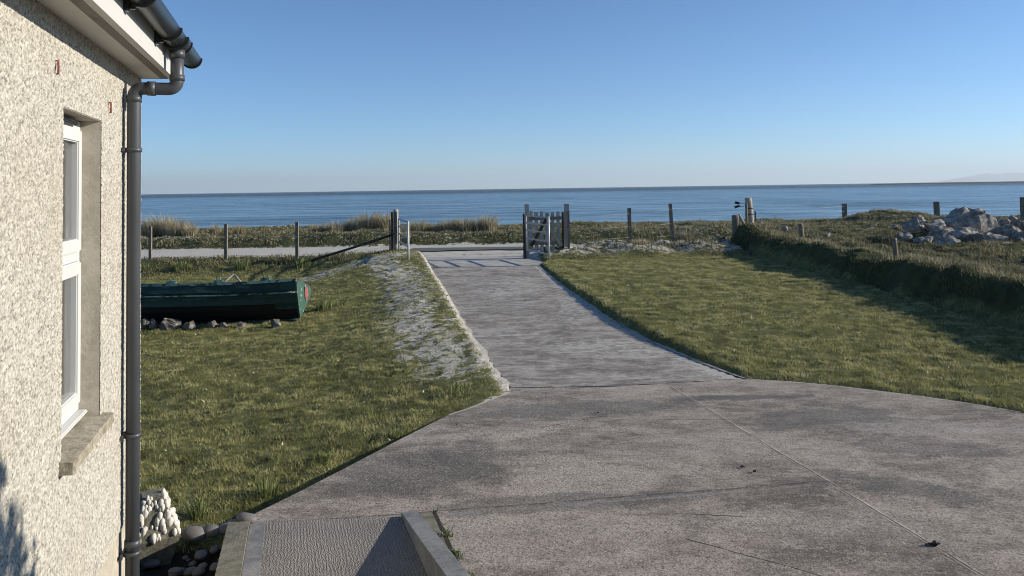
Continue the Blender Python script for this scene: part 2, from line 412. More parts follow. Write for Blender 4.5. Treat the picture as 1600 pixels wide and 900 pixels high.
# distant low spit and hills
def ridge(name, pxs, D, base, thick, mat, amp, kind='structure'):
    n = 60; rows = []
    tops = []
    for i in range(n+1):
        u = i/n; px = pxs[0][0]+(pxs[-1][0]-pxs[0][0])*u
        py = np.interp(px, [a for a, b in pxs], [b for a, b in pxs])
        P = at(px, py, D); P.z += amp*(mnoise.noise(Vector((px*.12, 3.1, D*.001)))) + amp*.5*mnoise.noise(Vector((px*.35, 8, 1)))
        tops.append(P)
    V = []; 
    for P in tops:
        h = max(P.z, base+.01)
        for k, (dy, hf) in enumerate(((-thick, 0), (-thick*.6, .35), (-thick*.25, .8), (0, 1), (thick*.5, .6), (thick, 0))):
            V.append((P.x, P.y+dy+mnoise.noise(Vector((P.x*.001, k, 2)))*thick*.15, base-1+(h-base+1)*hf))
    Fs = [(i*6+k, (i+1)*6+k, (i+1)*6+k+1, i*6+k+1) for i in range(n) for k in range(5)]
    return tag(link(name, npmesh(name, V, Fs, None, True), mat), kind=kind)
M['hill'] = simple('heather_hill', (.16, .20, .20), .95, nz=.3, nsc=.002)
M['reef'] = simple('dark_reef', (.035, .04, .035), .95, nz=.4, nsc=.02)
ridge('hills', [(1490, 286), (1505, 277), (1520, 275), (1542, 270), (1556, 272), (1568, 270.5), (1580, 269), (1610, 271), (1650, 268), (1750, 275), (1850, 284)], 36000, -1.6, 2500, M['hill'], 14)
m = NT('sea_haze'); m.n.remove(m.b); pv = m.n.new('ShaderNodeVolumePrincipled'); pv.inputs['Color'].default_value = (.80, .88, .97, 1)
pv.inputs['Density'].default_value = 5e-5; pv.inputs['Anisotropy'].default_value = .2; m.L(pv.outputs[0], m.out.inputs['Volume'])
mb = MB(); mb.box((6000, 19000, 347), (60000, 42000, 706)); tag(mb.build('haze', m.m), kind='stuff')
ridge('headland', [(1370, 288), (1440, 285.4), (1520, 284.4), (1600, 283.2), (1700, 281), (1800, 280)], 1500, -1.6, 60, M['reef'], .15)
# ---------------------------------------------------------------- drive, road
def slab(name, poly, mat, top=0.0, bot=-.35, zf=None):
    mb = MB(); mb.prism(poly, bot, [(zf(x, y) if zf else top) for x, y in poly])
    return tag(mb.build(name, mat), kind='structure')
def sheet(name, poly, mat, zoff, step=.12):
    xs_ = [p[0] for p in poly]; ys_ = [p[1] for p in poly]
zf = lambda x, y: float(dz(np.array(x), np.array(y)))
J1 = ((1.69, 7.8), (2.49, 4.09)); J2 = ((-.42, 5.05), (2.2, 5.45)); J3 = ((.0, 8.0), (2.6, 8.43))
M['conc_near'] = concrete('driveway_concrete', (.155, .131, .109), (.305, .258, .213), (.43, .37, .308),
    [(J1[0], J1[1], .026, (.40, .36, .31), None, .42), (J1[0], J1[1], .006, (.03, .028, .026), None, .9),
     (J2[0], J2[1], .025, (.30, .28, .25), (0, -2, 2.2), .5), ((-.5, 5.1), (2.2, 5.5), .012, (.07, .065, .06), (0, -2, 2.2), .6),
     ((.9, 7.0), (2.0, 6.95), .006, (.04, .04, .035), (0, .9, 2.0), .9),
     ((0.2, 6.8), (.75, 7.1), .005, (.04, .04, .035), (0, .2, .8), .9),
     ((1.2, 4.5), (1.75, 4.1), .008, (.06, .055, .05), (0, 1.0, 2.0), .8),
     ((1.0, 5.0), (1.4, 4.95), .007, (.05, .05, .045), (0, 1.0, 1.45), .8)], sc=(.75, 1.3, 1), big=1.1, rbump=.007, stains=[
     (640, 735, .9, .55, .5, (.12, .11, .10), .6), (900, 640, 1.3, .28, .1, (.13, .12, .11), .6), (1300, 655, .9, .4, .1, (.13, .118, .108), .65), (1450, 700, .7, .3, -.2, (.13, .118, .108), .5),
     (1420, 765, .5, .22, -.5, (.12, .11, .10), .6), (880, 785, 1.1, .16, .1, (.13, .12, .11), .55), (1150, 622, .8, .12, .05, (.08, .075, .07), .7),
     (1480, 670, 1.0, .25, -.1, (.42, .375, .33), .5), (820, 840, .9, .35, .1, (.40, .35, .295), .45), (1300, 820, .7, .3, 0, (.40, .35, .30), .35), (1080, 700, .9, .25, .1, (.38, .335, .285), .4)])
M['conc_far'] = concrete('old_drive_concrete', (.155, .138, .119), (.265, .236, .202), (.45, .408, .352),
    [((-.2, 8.35), (2.6, 8.6), .03, (.42, .40, .36), None, .5), ((-1.6, 13.6), (2, 13.9), .03, (.36, .34, .31), None, .7),
     ((-1.1, 11.0), (.4, 11.15), .09, (.50, .48, .44), (0, -1.5, .35), .8)], sc=(.75, 1.25, 1), big=2.2, rbump=.010)
M['conc_sand'] = concrete('sandy_threshold', (.27, .26, .245), (.37, .36, .335), (.48, .46, .425), sc=(.6, 1.3, 1), big=2, speck=.5)
slab('driveway', FAR, M['conc_far'], zf=lambda x, y: zf(x, y)-.006)
m = NT('sand_strewn_concrete')
def sandy_concrete():
    mm = M['conc_far']; t = mm.node_tree; b = next(n for n in t.nodes if n.type == 'BSDF_PRINCIPLED'); src = b.inputs['Base Color'].links[0].from_socket
    h = NT.__new__(NT); h.m = mm; h.t = t; h.n = t.nodes; h.b = b; h._c = next(n for n in t.nodes if n.type == 'TEX_COORD')
    a_ = h.attr('sand'); nz = h.noise(9, 9, .8, sc=(.8, 1.1, 1))
    k = h.ramp(h.math('ADD', a_, h.math('MULTIPLY', h.math('SUBTRACT', nz, .5), 1.5)), [(.46, 0), (.60, 1)])
    h.put(b.inputs['Base Color'], h.mix(k, src, h.ramp(h.noise(30, 4), [(.3, (.38, .355, .31)), (.7, (.55, .52, .46))])))
sandy_concrete(); bpy.data.materials.remove(m.m)
gx = np.arange(-3.2, 3.0, .05); gy = np.arange(8.2, 20.4, .05); GX, GYm = np.meshgrid(gx, gy)
dl_, dr_ = seg_dist(GX, GYm, farL), seg_dist(GX, GYm, farR)
sa = np.maximum.reduce([.75*np.exp(-dl_/.10), .9*np.exp(-dr_/(.14+.12*sst(8.5, 13, GYm)+.25*sst(10, 8.5, GYm))), .55*np.exp(-((GX+.75)/.35)**2-((GYm-11.1)/.16)**2),
     .5*np.exp(-((GYm-8.6)/.05)**2), .42+.38*fbm(GX, GYm, .8, 3, 201)])
ii = np.arange(GX.size).reshape(GX.shape); Fq_ = np.stack([ii[:-1, :-1], ii[:-1, 1:], ii[1:, 1:], ii[1:, :-1]], -1).reshape(-1, 4)
kin = inside(GX, GYm, FAR).ravel(); Fq_ = Fq_[kin[Fq_].all(1)]
used = np.unique(Fq_); rm = np.full(GX.size, -1); rm[used] = np.arange(len(used))
V_ = np.stack([GX, GYm, dz(GX, GYm)], -1).reshape(-1, 3)[used]
tag(link('driveway_surface', npmesh('driveway_surface', V_, rm[Fq_], dict(sand=sa.ravel()[used]), True), M['conc_far']), kind='structure')
slab('driveway_apron', NEAR, M['conc_near'], top=.004)
slab('driveway_threshold', THR, M['conc_sand'], zf=lambda x, y: zf(x, y)+.004)
M['asph'] = concrete('asphalt_road', (.075, .075, .075), (.12, .118, .115), (.22, .21, .195), sc=(.15, 1.6, 1), big=1.2, speck=.7)
V = []; n = 120
for i in range(n+1):
    x = -3.6+8.6*i/n
    a = 26.2+.25*float(fbm(np.array([x]), np.array([0.]), .7, 4, 3)[0])*2; b = 27.4+.3*float(fbm(np.array([x]), np.array([9.]), .7, 4, 3)[0])*2
    if i in (0, n): a = b = 26.8
    V += [(x, a, .035), (x, (a+b)/2, .05), (x, b, .035)]
Fs = [(i*3+k, (i+1)*3+k, (i+1)*3+k+1, i*3+k+1) for i in range(n) for k in range(2)]
tag(link('road', npmesh('road', V, Fs, None, True), M['asph']), kind='structure')
m = NT('drifted_sand'); m.set(base=m.ramp(m.noise(16, 6, .7), [(.3, (.36, .33, .285)), (.6, (.52, .485, .42)), (.8, (.62, .58, .52))]), rough=.95, spec=.1); m.bump(m.noise(40, 5, .7), .6, .02); M['sand'] = m.m
def ribbon(label, line, inner, outer, seed, sgn):
    P_ = [Vector(p) for p in line]; pts = []
    for a, b in zip(P_[:-1], P_[1:]):
        n = max(2, int((b-a).length/.03)); pts += [a.lerp(b, i/n) for i in range(n)]
    n = len(pts); V = []
    for i, p in enumerate(pts):
        d = (pts[min(i+4, n-1)]-pts[max(i-4, 0)]).normalized(); nrm = Vector((-d.y, d.x))*sgn   # towards the drive
        q = np.array([p.x]), np.array([p.y])
        f1 = float(fbm(*q, 2.5, 5, seed, .7)[0]); f2 = float(fbm(*q, 3.1, 5, seed+3, .7)[0])
        k = min(1, i/12, (n-i)/12); a_ = max(.0, inner*(1+3.2*f1))*k; b_ = max(.015, outer*(1+2.0*f2))
        hk = .4 if outer < .05 else 1
        for off, up in ((a_, .0045), (a_*.4, .009*hk+.002), (-b_*.3, .018*hk), (-b_, None)):
            c = p+nrm*off
            zb = zf(c.x, c.y)
            V.append((c.x, c.y, zb+up if up else float(height(np.array([c.x]), np.array([c.y]))[0])-.01))
    Fs = [(i*4+k, (i+1)*4+k, (i+1)*4+k+1, i*4+k+1) for i in range(n-1) for k in range(3)]
    if sgn > 0: Fs = [f[::-1] for f in Fs]
    tag(link('sand_drift', npmesh('sand_drift', V, Fs, None, True), M['sand']), kind='structure')
ribbon('', farL, .05, .07, 3, 1)
ribbon('', farR, .03, .045, 8, -1)
ribbon('', [farL[-1]]+NEAR[1:4], .010, .035, 5, 1)
ribbon('', px2([(1165, 593), (1230, 597), (1300, 603), (1430, 619), (1520, 632), (1600, 646)]), .012, .035, 6, -1)
# ---------------------------------------------------------------- ramp beside the house
def ramp_pt(s, q): # s metres towards the viewer from the foot, q metres left of the right kerb's outer edge
    o = Vector((-.65, 5.05)) - tv*s - nv*q; return o
RS = .10
def ramp_strip(mb, q0, q1, s0a, s0b, z0, rise, s1=6.5, low=-.35, off=0.0):
    A, B, C, D_ = ramp_pt(s0a, q0), ramp_pt(s1, q0), ramp_pt(s1, q1), ramp_pt(s0b, q1)
    zs = [z0+rise*max(0, s0a)+off, z0+rise*s1+off, z0+rise*s1+off, z0+rise*max(0, s0b)+off]
    mb.prism([tuple(A), tuple(B), tuple(C), tuple(D_)], low, zs)
rampE = empty('ramp', (*ramp_pt(0, .5), 0)); tag(rampE, kind='structure')
def rb(name, mb, mat):
    o = mb.build(name, mat); o.parent = rampE; o.matrix_parent_inverse = Matrix.Translation(rampE.location).inverted(); return o
m = NT('tamped_concrete')
mp = m.co(); mp.node.inputs['Rotation'].default_value = (0, 0, R(-16))
wv = m.n.new('ShaderNodeTexWave'); wv.inputs['Scale'].default_value = 17; wv.inputs['Distortion'].default_value = 9.0
wv.inputs['Detail'].default_value = 4; wv.inputs['Detail Scale'].default_value = 3; m.L(mp, wv.inputs['Vector'])
g = m.math('MULTIPLY', wv.outputs['Fac'], m.noise(40, 4, .7))
base = m.mix(m.noise(3, 5), (.22, .2, .185), (.40, .37, .33))
base = m.mix(m.ramp(g, [(.06, .5), (.34, 0)]), base, (.09, .083, .075))
m.set(base=base, rough=.9, spec=.2); m.bump(g, 1.0, .012)
M['tamped'] = m.m
M['smoothc'] = concrete('smooth_mortar', (.17, .17, .17), (.23, .225, .215), (.29, .28, .26), big=3, speck=.35)
M['kerbc'] = concrete('weathered_kerb', (.12, .115, .085), (.175, .165, .125), (.24, .225, .17), big=4, speck=.6)
mb = MB(); ramp_strip(mb, .10, .94, .02, -.20, .006, RS); rb('ramp_surface', mb, M['tamped'])
mb = MB(); ramp_strip(mb, .94, 1.03, -.18, -.20, .006, RS, off=.004); rb('smooth_strip', mb, M['smoothc'])
mb = MB(); ramp_strip(mb, 1.03, 1.16, -.20, -.24, .018, RS, off=.012); mb.jitter(.006, 6, 6); rb('kerb', mb, M['kerbc'])
mb = MB(); ramp_strip(mb, 0, .10, .03, 0, .03, .21); mb.jitter(.004, 5, 6); rb('kerb', mb, M['smoothc'])
mb = MB(); ramp_strip(mb, -.10, -.003, .0, .0, .010, 0); rb('margin_strip', mb, M['kerbc'])
# ---------------------------------------------------------------- house
house = empty('house', (COR.x, COR.y, 0), math.atan2(-tv.y, -tv.x))
tag(house, 'cream roughcast bungalow with dark gutter and downpipe and white framed window', 'house')
m = NT('roughcast')
ch = m.attr('chip'); hg = m.attr('hgt')
base = m.ramp(ch, [(0, (.16, .15, .127)), (.10, (.29, .27, .228)), (.3, (.39, .365, .312)), (.65, (.485, .456, .392)), (1, (.60, .572, .502))])
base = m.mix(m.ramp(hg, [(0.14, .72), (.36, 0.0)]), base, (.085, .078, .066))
base = m.mix(m.math('MULTIPLY', m.ramp(m.noise(1.3, 5), [(.45, 0), (.7, 1)]), .25), base, (.36, .30, .22))
base = m.mix(m.math('MULTIPLY', m.ramp(m.noise(5, 6, .7, sc=(1.6, 1, .22)), [(.52, 0), (.72, 1)]), .35), base, (.27, .25, .19))
m.set(base=base, rough=.85, spec=.25)
m.bump(m.noise(260, 3, .7), .5, .003)
M['harl'] = m.m
m = NT('roughcast_plain')
v = m.vor(85, out='Color'); dd = m.vor(85)
m.set(base=m.ramp(v, [(0, (.2, .18, .15)), (.3, (.38, .355, .305)), (1, (.55, .53, .47))]), rough=.9); m.bump(m.math('MULTIPLY', dd, -1), 1, .006)
M['harl2'] = m.m
M['render'] = concrete('smooth_render', (.36, .32, .255), (.43, .385, .31), (.50, .45, .37), big=3, speck=.15, rbump=.002)
M['sillc'] = concrete('stone_sill', (.20, .175, .13), (.30, .265, .20), (.40, .355, .28), big=9, speck=.5, rbump=.004)
OX0, OX1, OZ0, OZ1 = .987, 1.614, 1.085, 2.447; PL = .36; EZ = 2.785
st = .0040
us = np.arange(0, 3.3, st); zs = np.arange(PL, EZ+.004, st)
U, ZZ = np.meshgrid(us, zs)
def voro(U, Vv, c, seed):
    gu, gv = U/c, Vv/c; iu, iv = np.floor(gu), np.floor(gv)
    best = np.full(U.shape, 9.); sec = np.full(U.shape, 9.); val = np.zeros(U.shape)
    for a in (-1, 0, 1):
        for b in (-1, 0, 1):
            ju, jv = iu+a, iv+b
            du = gu-(ju+hsh(ju, jv, seed)); dv = gv-(jv+hsh(ju, jv, seed+5))
            d = np.hypot(du, dv); k = d < best
            sec = np.where(k, best, np.minimum(sec, d)); val = np.where(k, hsh(ju, jv, seed+9), val); best = np.where(k, d, best)
    return best, sec, val
wu = U/1.25+.004*fbm(U, ZZ, 90, 2, 1)*2; wz = ZZ+.004*fbm(U, ZZ, 90, 2, 2)*2
b1, s1, v1 = voro(wu, wz, .0074, 3)
h1 = np.clip((s1-b1)*1.3, 0, 1)**.6*(.35+.65*hsh(np.floor(v1*9999), np.floor(v1*77), 4))
hmap = np.clip(h1*.8+.2*(fbm(U, ZZ, 60, 3, 6)+.5), 0, 1)
PY = .0075*hmap
eg = np.minimum(np.minimum(np.abs(U-OX0), np.abs(U-OX1)), 9)
P = np.stack([U, PY, ZZ], -1).reshape(-1, 3)
nu, nz_ = len(us), len(zs); idx = np.arange(nu*nz_).reshape(nz_, nu)
Fq = np.stack([idx[:-1, :-1], idx[:-1, 1:], idx[1:, 1:], idx[1:, :-1]], -1).reshape(-1, 4)
uc = (U[:-1, :-1]+st/2).ravel(); zc = (ZZ[:-1, :-1]+st/2).ravel()
keep = ~((uc > OX0) & (uc < OX1) & (zc > OZ0-.04) & (zc < OZ1))
Fq = Fq[keep][:, ::-1]
wall = link('wall', npmesh('wall', P, Fq, dict(chip=v1.ravel(), hgt=hmap.ravel()), True), M['harl'], house)
tag(wall, 'cream roughcast wall facing the driveway')
W = -.28
mb = MB()                                                     # rest of the walls
mb.box((7.65, -.14, (PL+EZ)/2), (8.7, .28, EZ-PL))
mb.box((.004, -3.5, EZ/2), (.004, 6.99, EZ)); mb.box((6, -7, EZ/2), (12, .28, EZ)); mb.box((12, -3.5, EZ/2), (.28, 6.6, EZ))
mb.poly([(.0, 0, EZ), (.0, -7.1, EZ), (.0, -3.5, 4.9)], [(0, 1, 2)]); mb.poly([(12, 0, EZ), (12, -7.1, EZ), (12, -3.5, 4.9)], [(0, 1, 2)])
mb.build('side_wall', M['harl2'], house)
mb = MB(); mb.box((6.0, -.145, PL/2-.2), (11.98, .28, PL+.4-.004)); mb.build('plinth', M['render'], house)
# reveals
mb = MB(); dp = .30
mb.box((OX0-.004, -dp/2-.001, (OZ0+OZ1)/2), (.012, dp, OZ1-OZ0+.02))
mb.box((OX1+.004, -dp/2-.001, (OZ0+OZ1)/2), (.012, dp, OZ1-OZ0+.02))
mb.box(((OX0+OX1)/2, -dp/2-.001, OZ1+.004), (OX1-OX0+.03, dp, .012))
mb.box(((OX0+OX1)/2, -dp/2-.03, OZ0-.03), (OX1-OX0+.03, dp-.06, .012))
mb.build('window_reveal', M['render'], house)
# sill
mb = MB(); 
mb.poly([(OX0-.045, .052, 1.028), (OX1+.03, .052, 1.028), (OX1+.03, -.10, 1.03), (OX0-.045, -.10, 1.03),
         (OX0-.045, .052, 1.072), (OX1+.03, .052, 1.072), (OX1+.03, -.10, 1.092), (OX0-.045, -.10, 1.092)],
        [(0, 1, 2, 3), (4, 5, 6, 7), (0, 1, 5, 4), (1, 2, 6, 5), (2, 3, 7, 6), (3, 0, 4, 7)])
mb.jitter(.0025, 30, 8); mb.build('sill', M['sillc'], house)
win = empty('window', (0, 0, 0), 0, house)
yf = -.085; FW = .055
def bars(name, x0, x1, z0, z1, wd, y0, dep, mat, parent):
    mb = MB(); cx, cz = (x0+x1)/2, (z0+z1)/2
    mb.box((x0+wd/2, y0-dep/2, cz), (wd, dep, z1-z0), bev=.006); mb.box((x1-wd/2, y0-dep/2, cz), (wd, dep, z1-z0), bev=.006)
    mb.box((cx, y0-dep/2+.0006, z0+wd/2), (x1-x0-.012, dep, wd), bev=.006); mb.box((cx, y0-dep/2+.0006, z1-wd/2), (x1-x0-.012, dep, wd), bev=.006)
    return mb.build(name, mat, parent)
fx0, fx1, fz0, fz1 = OX0+.003, OX1-.003, 1.11, OZ1-.004; TZ = 1.82
fr = bars('window_frame', fx0, fx1, fz0, fz1, FW, yf, .07, M['white'], win)
mb = MB(); mb.box(((fx0+fx1)/2, yf-.034, TZ), (fx1-fx0-.09, .07, .05), bev=.006); mb.build('transom', M['white'], win)
s1_ = bars('sash', fx0+.045, fx1-.045, TZ+.022, fz1-.045, .06, yf+.018, .06, M['white'], win)
s2_ = bars('sash', fx0+.045, fx1-.045, fz0+.045, TZ-.022, .06, yf+.018, .06, M['white'], win)
mb = MB(); mb.box(((fx0+fx1)/2, yf+.012, fz1-.022), (.36, .022, .016), bev=.004); mb.build('trickle_vent', simple('dark_slot', (.02, .02, .02), .5), win)
mb = MB(); mb.box(((fx0+fx1)/2, yf+.012, 1.104), (fx1-fx0, .05, .018), bev=.005); mb.build('window_board', M['white'], win)
m = NT('window_glass'); m.set(base=(1, 1, 1), rough=.02, trans=1.0, ior=1.45); M['glass'] = m.m
for a, b in ((TZ+.075, fz1-.10), (fz0+.10, TZ-.075)):
    mb = MB(); mb.box(((fx0+fx1)/2, yf-.012, (a+b)/2), (fx1-fx0-.19, .006, b-a+.02)); mb.build('pane', M['glass'], win)
M['curtain'] = simple('pale_curtain', (.42, .40, .36), .9, nz=.1)
V = []; n = 90
for i in range(n+1):
    x = OX0+.20+(OX1-OX0)*.9*i/n; yv = -.27+.018*math.sin(i*.9)+.008*math.sin(i*2.3)
    V += [(x, yv, 1.05), (x, yv, 2.5)]
link('curtain', npmesh('curtain', V, [(i*2, i*2+2, i*2+3, i*2+1) for i in range(n)], None, True), M['curtain'], win)
# soffit, fascia, roof
M['soffit'] = simple('soffit_paint', (.60, .585, .55), .7, nz=.12, nsc=3)
M['fascia'] = simple('fascia_paint', (.56, .55, .52), .5, nz=.06, nsc=4)
mb = MB(); mb.box((6, .053, EZ+.012), (12.0, .118, .02)); mb.box((6, .172, EZ+.012), (12.0, .03, .02)); mb.build('soffit', M['soffit'], house)
mb = MB(); mb.box((6, .134, EZ+.016), (11.98, .046, .012)); 
for i in range(240):
    mb.box((.03+i*.0165, .134, EZ+.006), (.009, .042, .010))
mb.build('soffit_vent', simple('vent_grille', (.30, .285, .26), .7, nz=.2), house)
mb = MB(); mb.box((6, .196, 2.875), (12.02, .018, .205)); mb.build('fascia', M['fascia'], house)
mb = MB(); mb.poly([(-.06, .21, 2.98), (12.1, .21, 2.98), (12.1, -3.5, 4.98), (-.06, -3.5, 4.98), (-.06, -7.3, 2.98), (12.1, -7.3, 2.98)], [(0, 1, 2, 3), (3, 2, 5, 4)])
rf = mb.build('roof', simple('roof_tiles', (.10, .09, .085), .8, nz=.3, nsc=6, bump=.01), house)
sm = rf.modifiers.new('thick', 'SOLIDIFY'); sm.thickness = .04; sm.offset = 1
# gutter
GY, GZ, GR = .268, 2.935, .058
gut = empty('gutter', (0, 0, 0), 0, house)
def trough(mb, x0, x1, r0, r1, cap0=False, lipz=0.0):
    seg = 16; A = []
    for x in (x0, x1):
        A.append([mb.bm.verts.new((x, GY+r1*math.cos(math.pi+math.pi*k/seg), GZ+r1*math.sin(math.pi+math.pi*k/seg))) for k in range(seg+1)] +
                 [mb.bm.verts.new((x, GY+r0*math.cos(2*math.pi-math.pi*k/seg), GZ+r0*math.sin(2*math.pi-math.pi*k/seg))) for k in range(seg+1)])
    n = len(A[0])
    for k in range(n):
        f = mb.bm.faces.new((A[0][k], A[0][(k+1) % n], A[1][(k+1) % n], A[1][k])); f.smooth = True
    if True:
        for ring in A:
            for k in range(seg):
                mb.bm.faces.new((ring[k], ring[k+1], ring[2*seg-k], ring[2*seg+1-k]))
mb = MB(); trough(mb, -.10, 12, GR-.004, GR); mb.build('gutter_channel', M['gutter'], gut)
mb = MB(); trough(mb, -.108, -.085, .0, GR+.006); mb.build('stop_end', M['gutter'], gut)
PX = .51
mb = MB(); trough(mb, PX-.075, PX+.075, GR-.002, GR+.007); trough(mb, PX-.085, PX-.07, GR, GR+.012); trough(mb, PX+.07, PX+.085, GR, GR+.012); mb.build('outlet', M['gutter'], gut)
for xx in (.82, 1.55, 2.3):
    mb = MB(); trough(mb, xx-.018, xx+.018, GR-.001, GR+.009)
    mb.box((xx, .216, GZ-.03), (.036, .02, .11), bev=.003); mb.box((xx, .225, GZ-.05), (.012, .045, .05)); mb.build('gutter_bracket', M['gutter'], gut)
# downpipe
dpE = empty('downpipe', (0, 0, 0), 0, house); DY = .056; PR = .034
def arc(c, a0, a1, r, n=7):
    return [(PX, c[0]+r*math.cos(a0+(a1-a0)*i/n), c[1]+r*math.sin(a0+(a1-a0)*i/n)) for i in range(n+1)]
HZ = 2.665; rr_ = .045
pts = [(PX, GY, GZ-GR+.01), (PX, GY, HZ+rr_)] + arc((GY-rr_, HZ+rr_), 0, -math.pi/2, rr_)[1:] + [(PX, DY+rr_, HZ)] + arc((DY+rr_, HZ-rr_), math.pi/2, math.pi, rr_)[1:] + [(PX, DY, -.35)]
mb = MB(); mb.tube(pts, PR, 24); mb.build('pipe', M['pipe'], dpE)
for a_, b_, e_ in (((PX, GY, GZ-GR-.0), (PX, GY, GZ-GR-.045), .006), ((PX, GY, HZ+.075), (PX, GY, HZ+.045), .005), ((PX, DY+.105, HZ), (PX, DY+.065, HZ), .005),
                   ((PX, DY, HZ-.04), (PX, DY, HZ-.075), .004), ((PX, DY, .30), (PX, DY, .26), .005)):
    mb = MB(); mb.tube([a_, b_], PR+e_, 24); mb.build('pipe_socket', M['pipe'], dpE)
for zc_ in (2.335, .838, .232):
    mb = MB(); mb.tube([(PX, DY, zc_-.011), (PX, DY, zc_+.011)], PR+.006, 24); mb.box((PX, .014, zc_), (.034, .03, .022), bev=.002)
    mb.box((PX-.045, .012, zc_), (.03, .012, .022), bev=.002); mb.box((PX+.045, .012, zc_), (.03, .012, .022), bev=.002)
    mb.build('pipe_clip', M['pipe'], dpE)
# rusty wall hooks
for (u_, z_, h_) in ((1.73, 2.585, .05), (.85, 2.525, .05)):
    mb = MB(); mb.tube([(u_, .005, z_+h_/2), (u_, .014, z_+h_/2), (u_, .015, z_), (u_, .014, z_-h_/2), (u_, .008, z_-h_/2)], .004, 6)
    mb.build('rusty_hook', M['rust'], house)
# ---------------------------------------------------------------- blades
def blades(name, X, Y, hgt, wid, lean, mat, rnd=None, seg2=False, zoff=0.0, parent=None, dirs=None, Zv=None):
    n = len(X); Z = (height(X, Y) if Zv is None else Zv)+zoff
    a = RNG.uniform(0, 2*np.pi, n); ln = RNG.uniform(0, 2*np.pi, n) if dirs is None else dirs
    wx, wy = np.cos(a)*wid/2, np.sin(a)*wid/2; lx, ly = np.cos(ln)*lean*hgt, np.sin(ln)*lean*hgt
    rnd = RNG.uniform(0, 1, n) if rnd is None else rnd
    if not seg2:
        V = np.stack([np.stack([X-wx, Y-wy, Z-.01], 1), np.stack([X+wx, Y+wy, Z-.01], 1), np.stack([X+lx, Y+ly, Z+hgt], 1)], 1).reshape(-1, 3)
        Fc = np.arange(n*3).reshape(n, 3); at_ = np.repeat(rnd, 3)
    else:
        m1x, m1y, mz = X+lx*.3, Y+ly*.3, Z+hgt*.6
        V = np.stack([np.stack([X-wx, Y-wy, Z-.01], 1), np.stack([X+wx, Y+wy, Z-.01], 1), np.stack([m1x+wx*.8, m1y+wy*.8, mz], 1),
                      np.stack([m1x-wx*.8, m1y-wy*.8, mz], 1), np.stack([X+lx, Y+ly, Z+hgt*(1-.25*lean)], 1)], 1).reshape(-1, 3)
        b = (np.arange(n)*5)[:, None]
        Fc = np.concatenate([b+np.array([[0, 1, 2]]), b+np.array([[0, 2, 3]]), b+np.array([[3, 2, 4]])]); at_ = np.repeat(rnd, 5)
    return link(name, npmesh(name, V, Fc, dict(rnd=at_)), mat, parent)
M['lawnblade'] = blade_mat('lawn_blades', [(0, (.10, .10, .036)), (.35, (.24, .235, .085)), (.7, (.44, .415, .165)), (.93, (.50, .45, .25)), (1, (.45, .41, .25))])
M['rough'] = blade_mat('rough_blades', [(0, (.06, .066, .028)), (.35, (.13, .13, .058)), (.6, (.25, .22, .12)), (1, (.50, .43, .28))], .3)
M['marram'] = blade_mat('marram_blades', [(0, (.16, .14, .085)), (.4, (.36, .31, .20)), (1, (.60, .52, .36))], .3)
M['leafy'] = blade_mat('tuft_blades', [(0, (.06, .085, .03)), (.6, (.16, .20, .065)), (1, (.36, .36, .17))], .4)
def scatter(N, y0, y1, side=.72, left=-.56, power=1.0):
    # points with density falling with distance
    u = RNG.uniform(0, 1, N); Yv = y0+(y1-y0)*u
    Xv = RNG.uniform(0, 1, N)*(side-left)*Yv+left*Yv
    return Xv, Yv
Xv, Yv = scatter(760000, 4.2, 22.4)
sm_, lm_, in_, d_, rg_ = masks(Xv, Yv)
clump = fbm(Xv, Yv, 3.0, 4, 91)+.5; cl2 = fbm(Xv, Yv, 9.0, 3, 92)+.5
prob = lm_*(.45+.55*sst(.25, .55, cl2))*(1-.92*sst(.35, .75, sm_+1.8*(fbm(Xv, Yv, 8, 4, 95))))
k = (RNG.uniform(0, 1, len(Xv)) < prob) & ((~in_) & (d_ > .015) | False)
Xv, Yv, clump, cl2, rg_, d_ = Xv[k], Yv[k], clump[k], cl2[k], rg_[k], d_[k]
tall = .014+.018*sst(.3, .75, cl2)+.007*sst(.45, .7, clump)
yel = np.clip(.30*RNG.uniform(0, 1, len(Xv))+.25*clump+.6*sst(.3, .7, fbm(Xv, Yv, 5.5, 4, 93)+.5)-.12+.08*rg_+(RNG.uniform(0, 1, len(Xv)) > .965)*.45, 0, 1)
o = blades('lawn_grass', Xv, Yv, tall*RNG.uniform(.45, 1.45, len(Xv)), .0045+.00035*Yv, RNG.uniform(.2, 1.3, len(Xv)), M['lawnblade'], yel)
tag(o, 'short green grass of the lawns', 'grass', kind='stuff')
n = 260; Xp, Yp = scatter(n*6, 5, 20); s_, l_, i_, d2_, _r = masks(Xp, Yp); kp = (l_ > 0) & (d2_ > .1); Xp, Yp = Xp[kp][:n], Yp[kp][:n]
Zp = height(Xp, Yp)+.035
o = blades('dead_leaves', Xp, Yp, RNG.uniform(.004, .02, len(Xp)), RNG.uniform(.012, .03, len(Xp)), RNG.uniform(1, 2.5, len(Xp)), simple('pale_dead_leaf', (.55, .50, .38), .8, nz=.3), None, Zv=Zp)
tag(o, 'pale dead leaves and shell bits scattered on the lawns', 'leaves', kind='stuff')
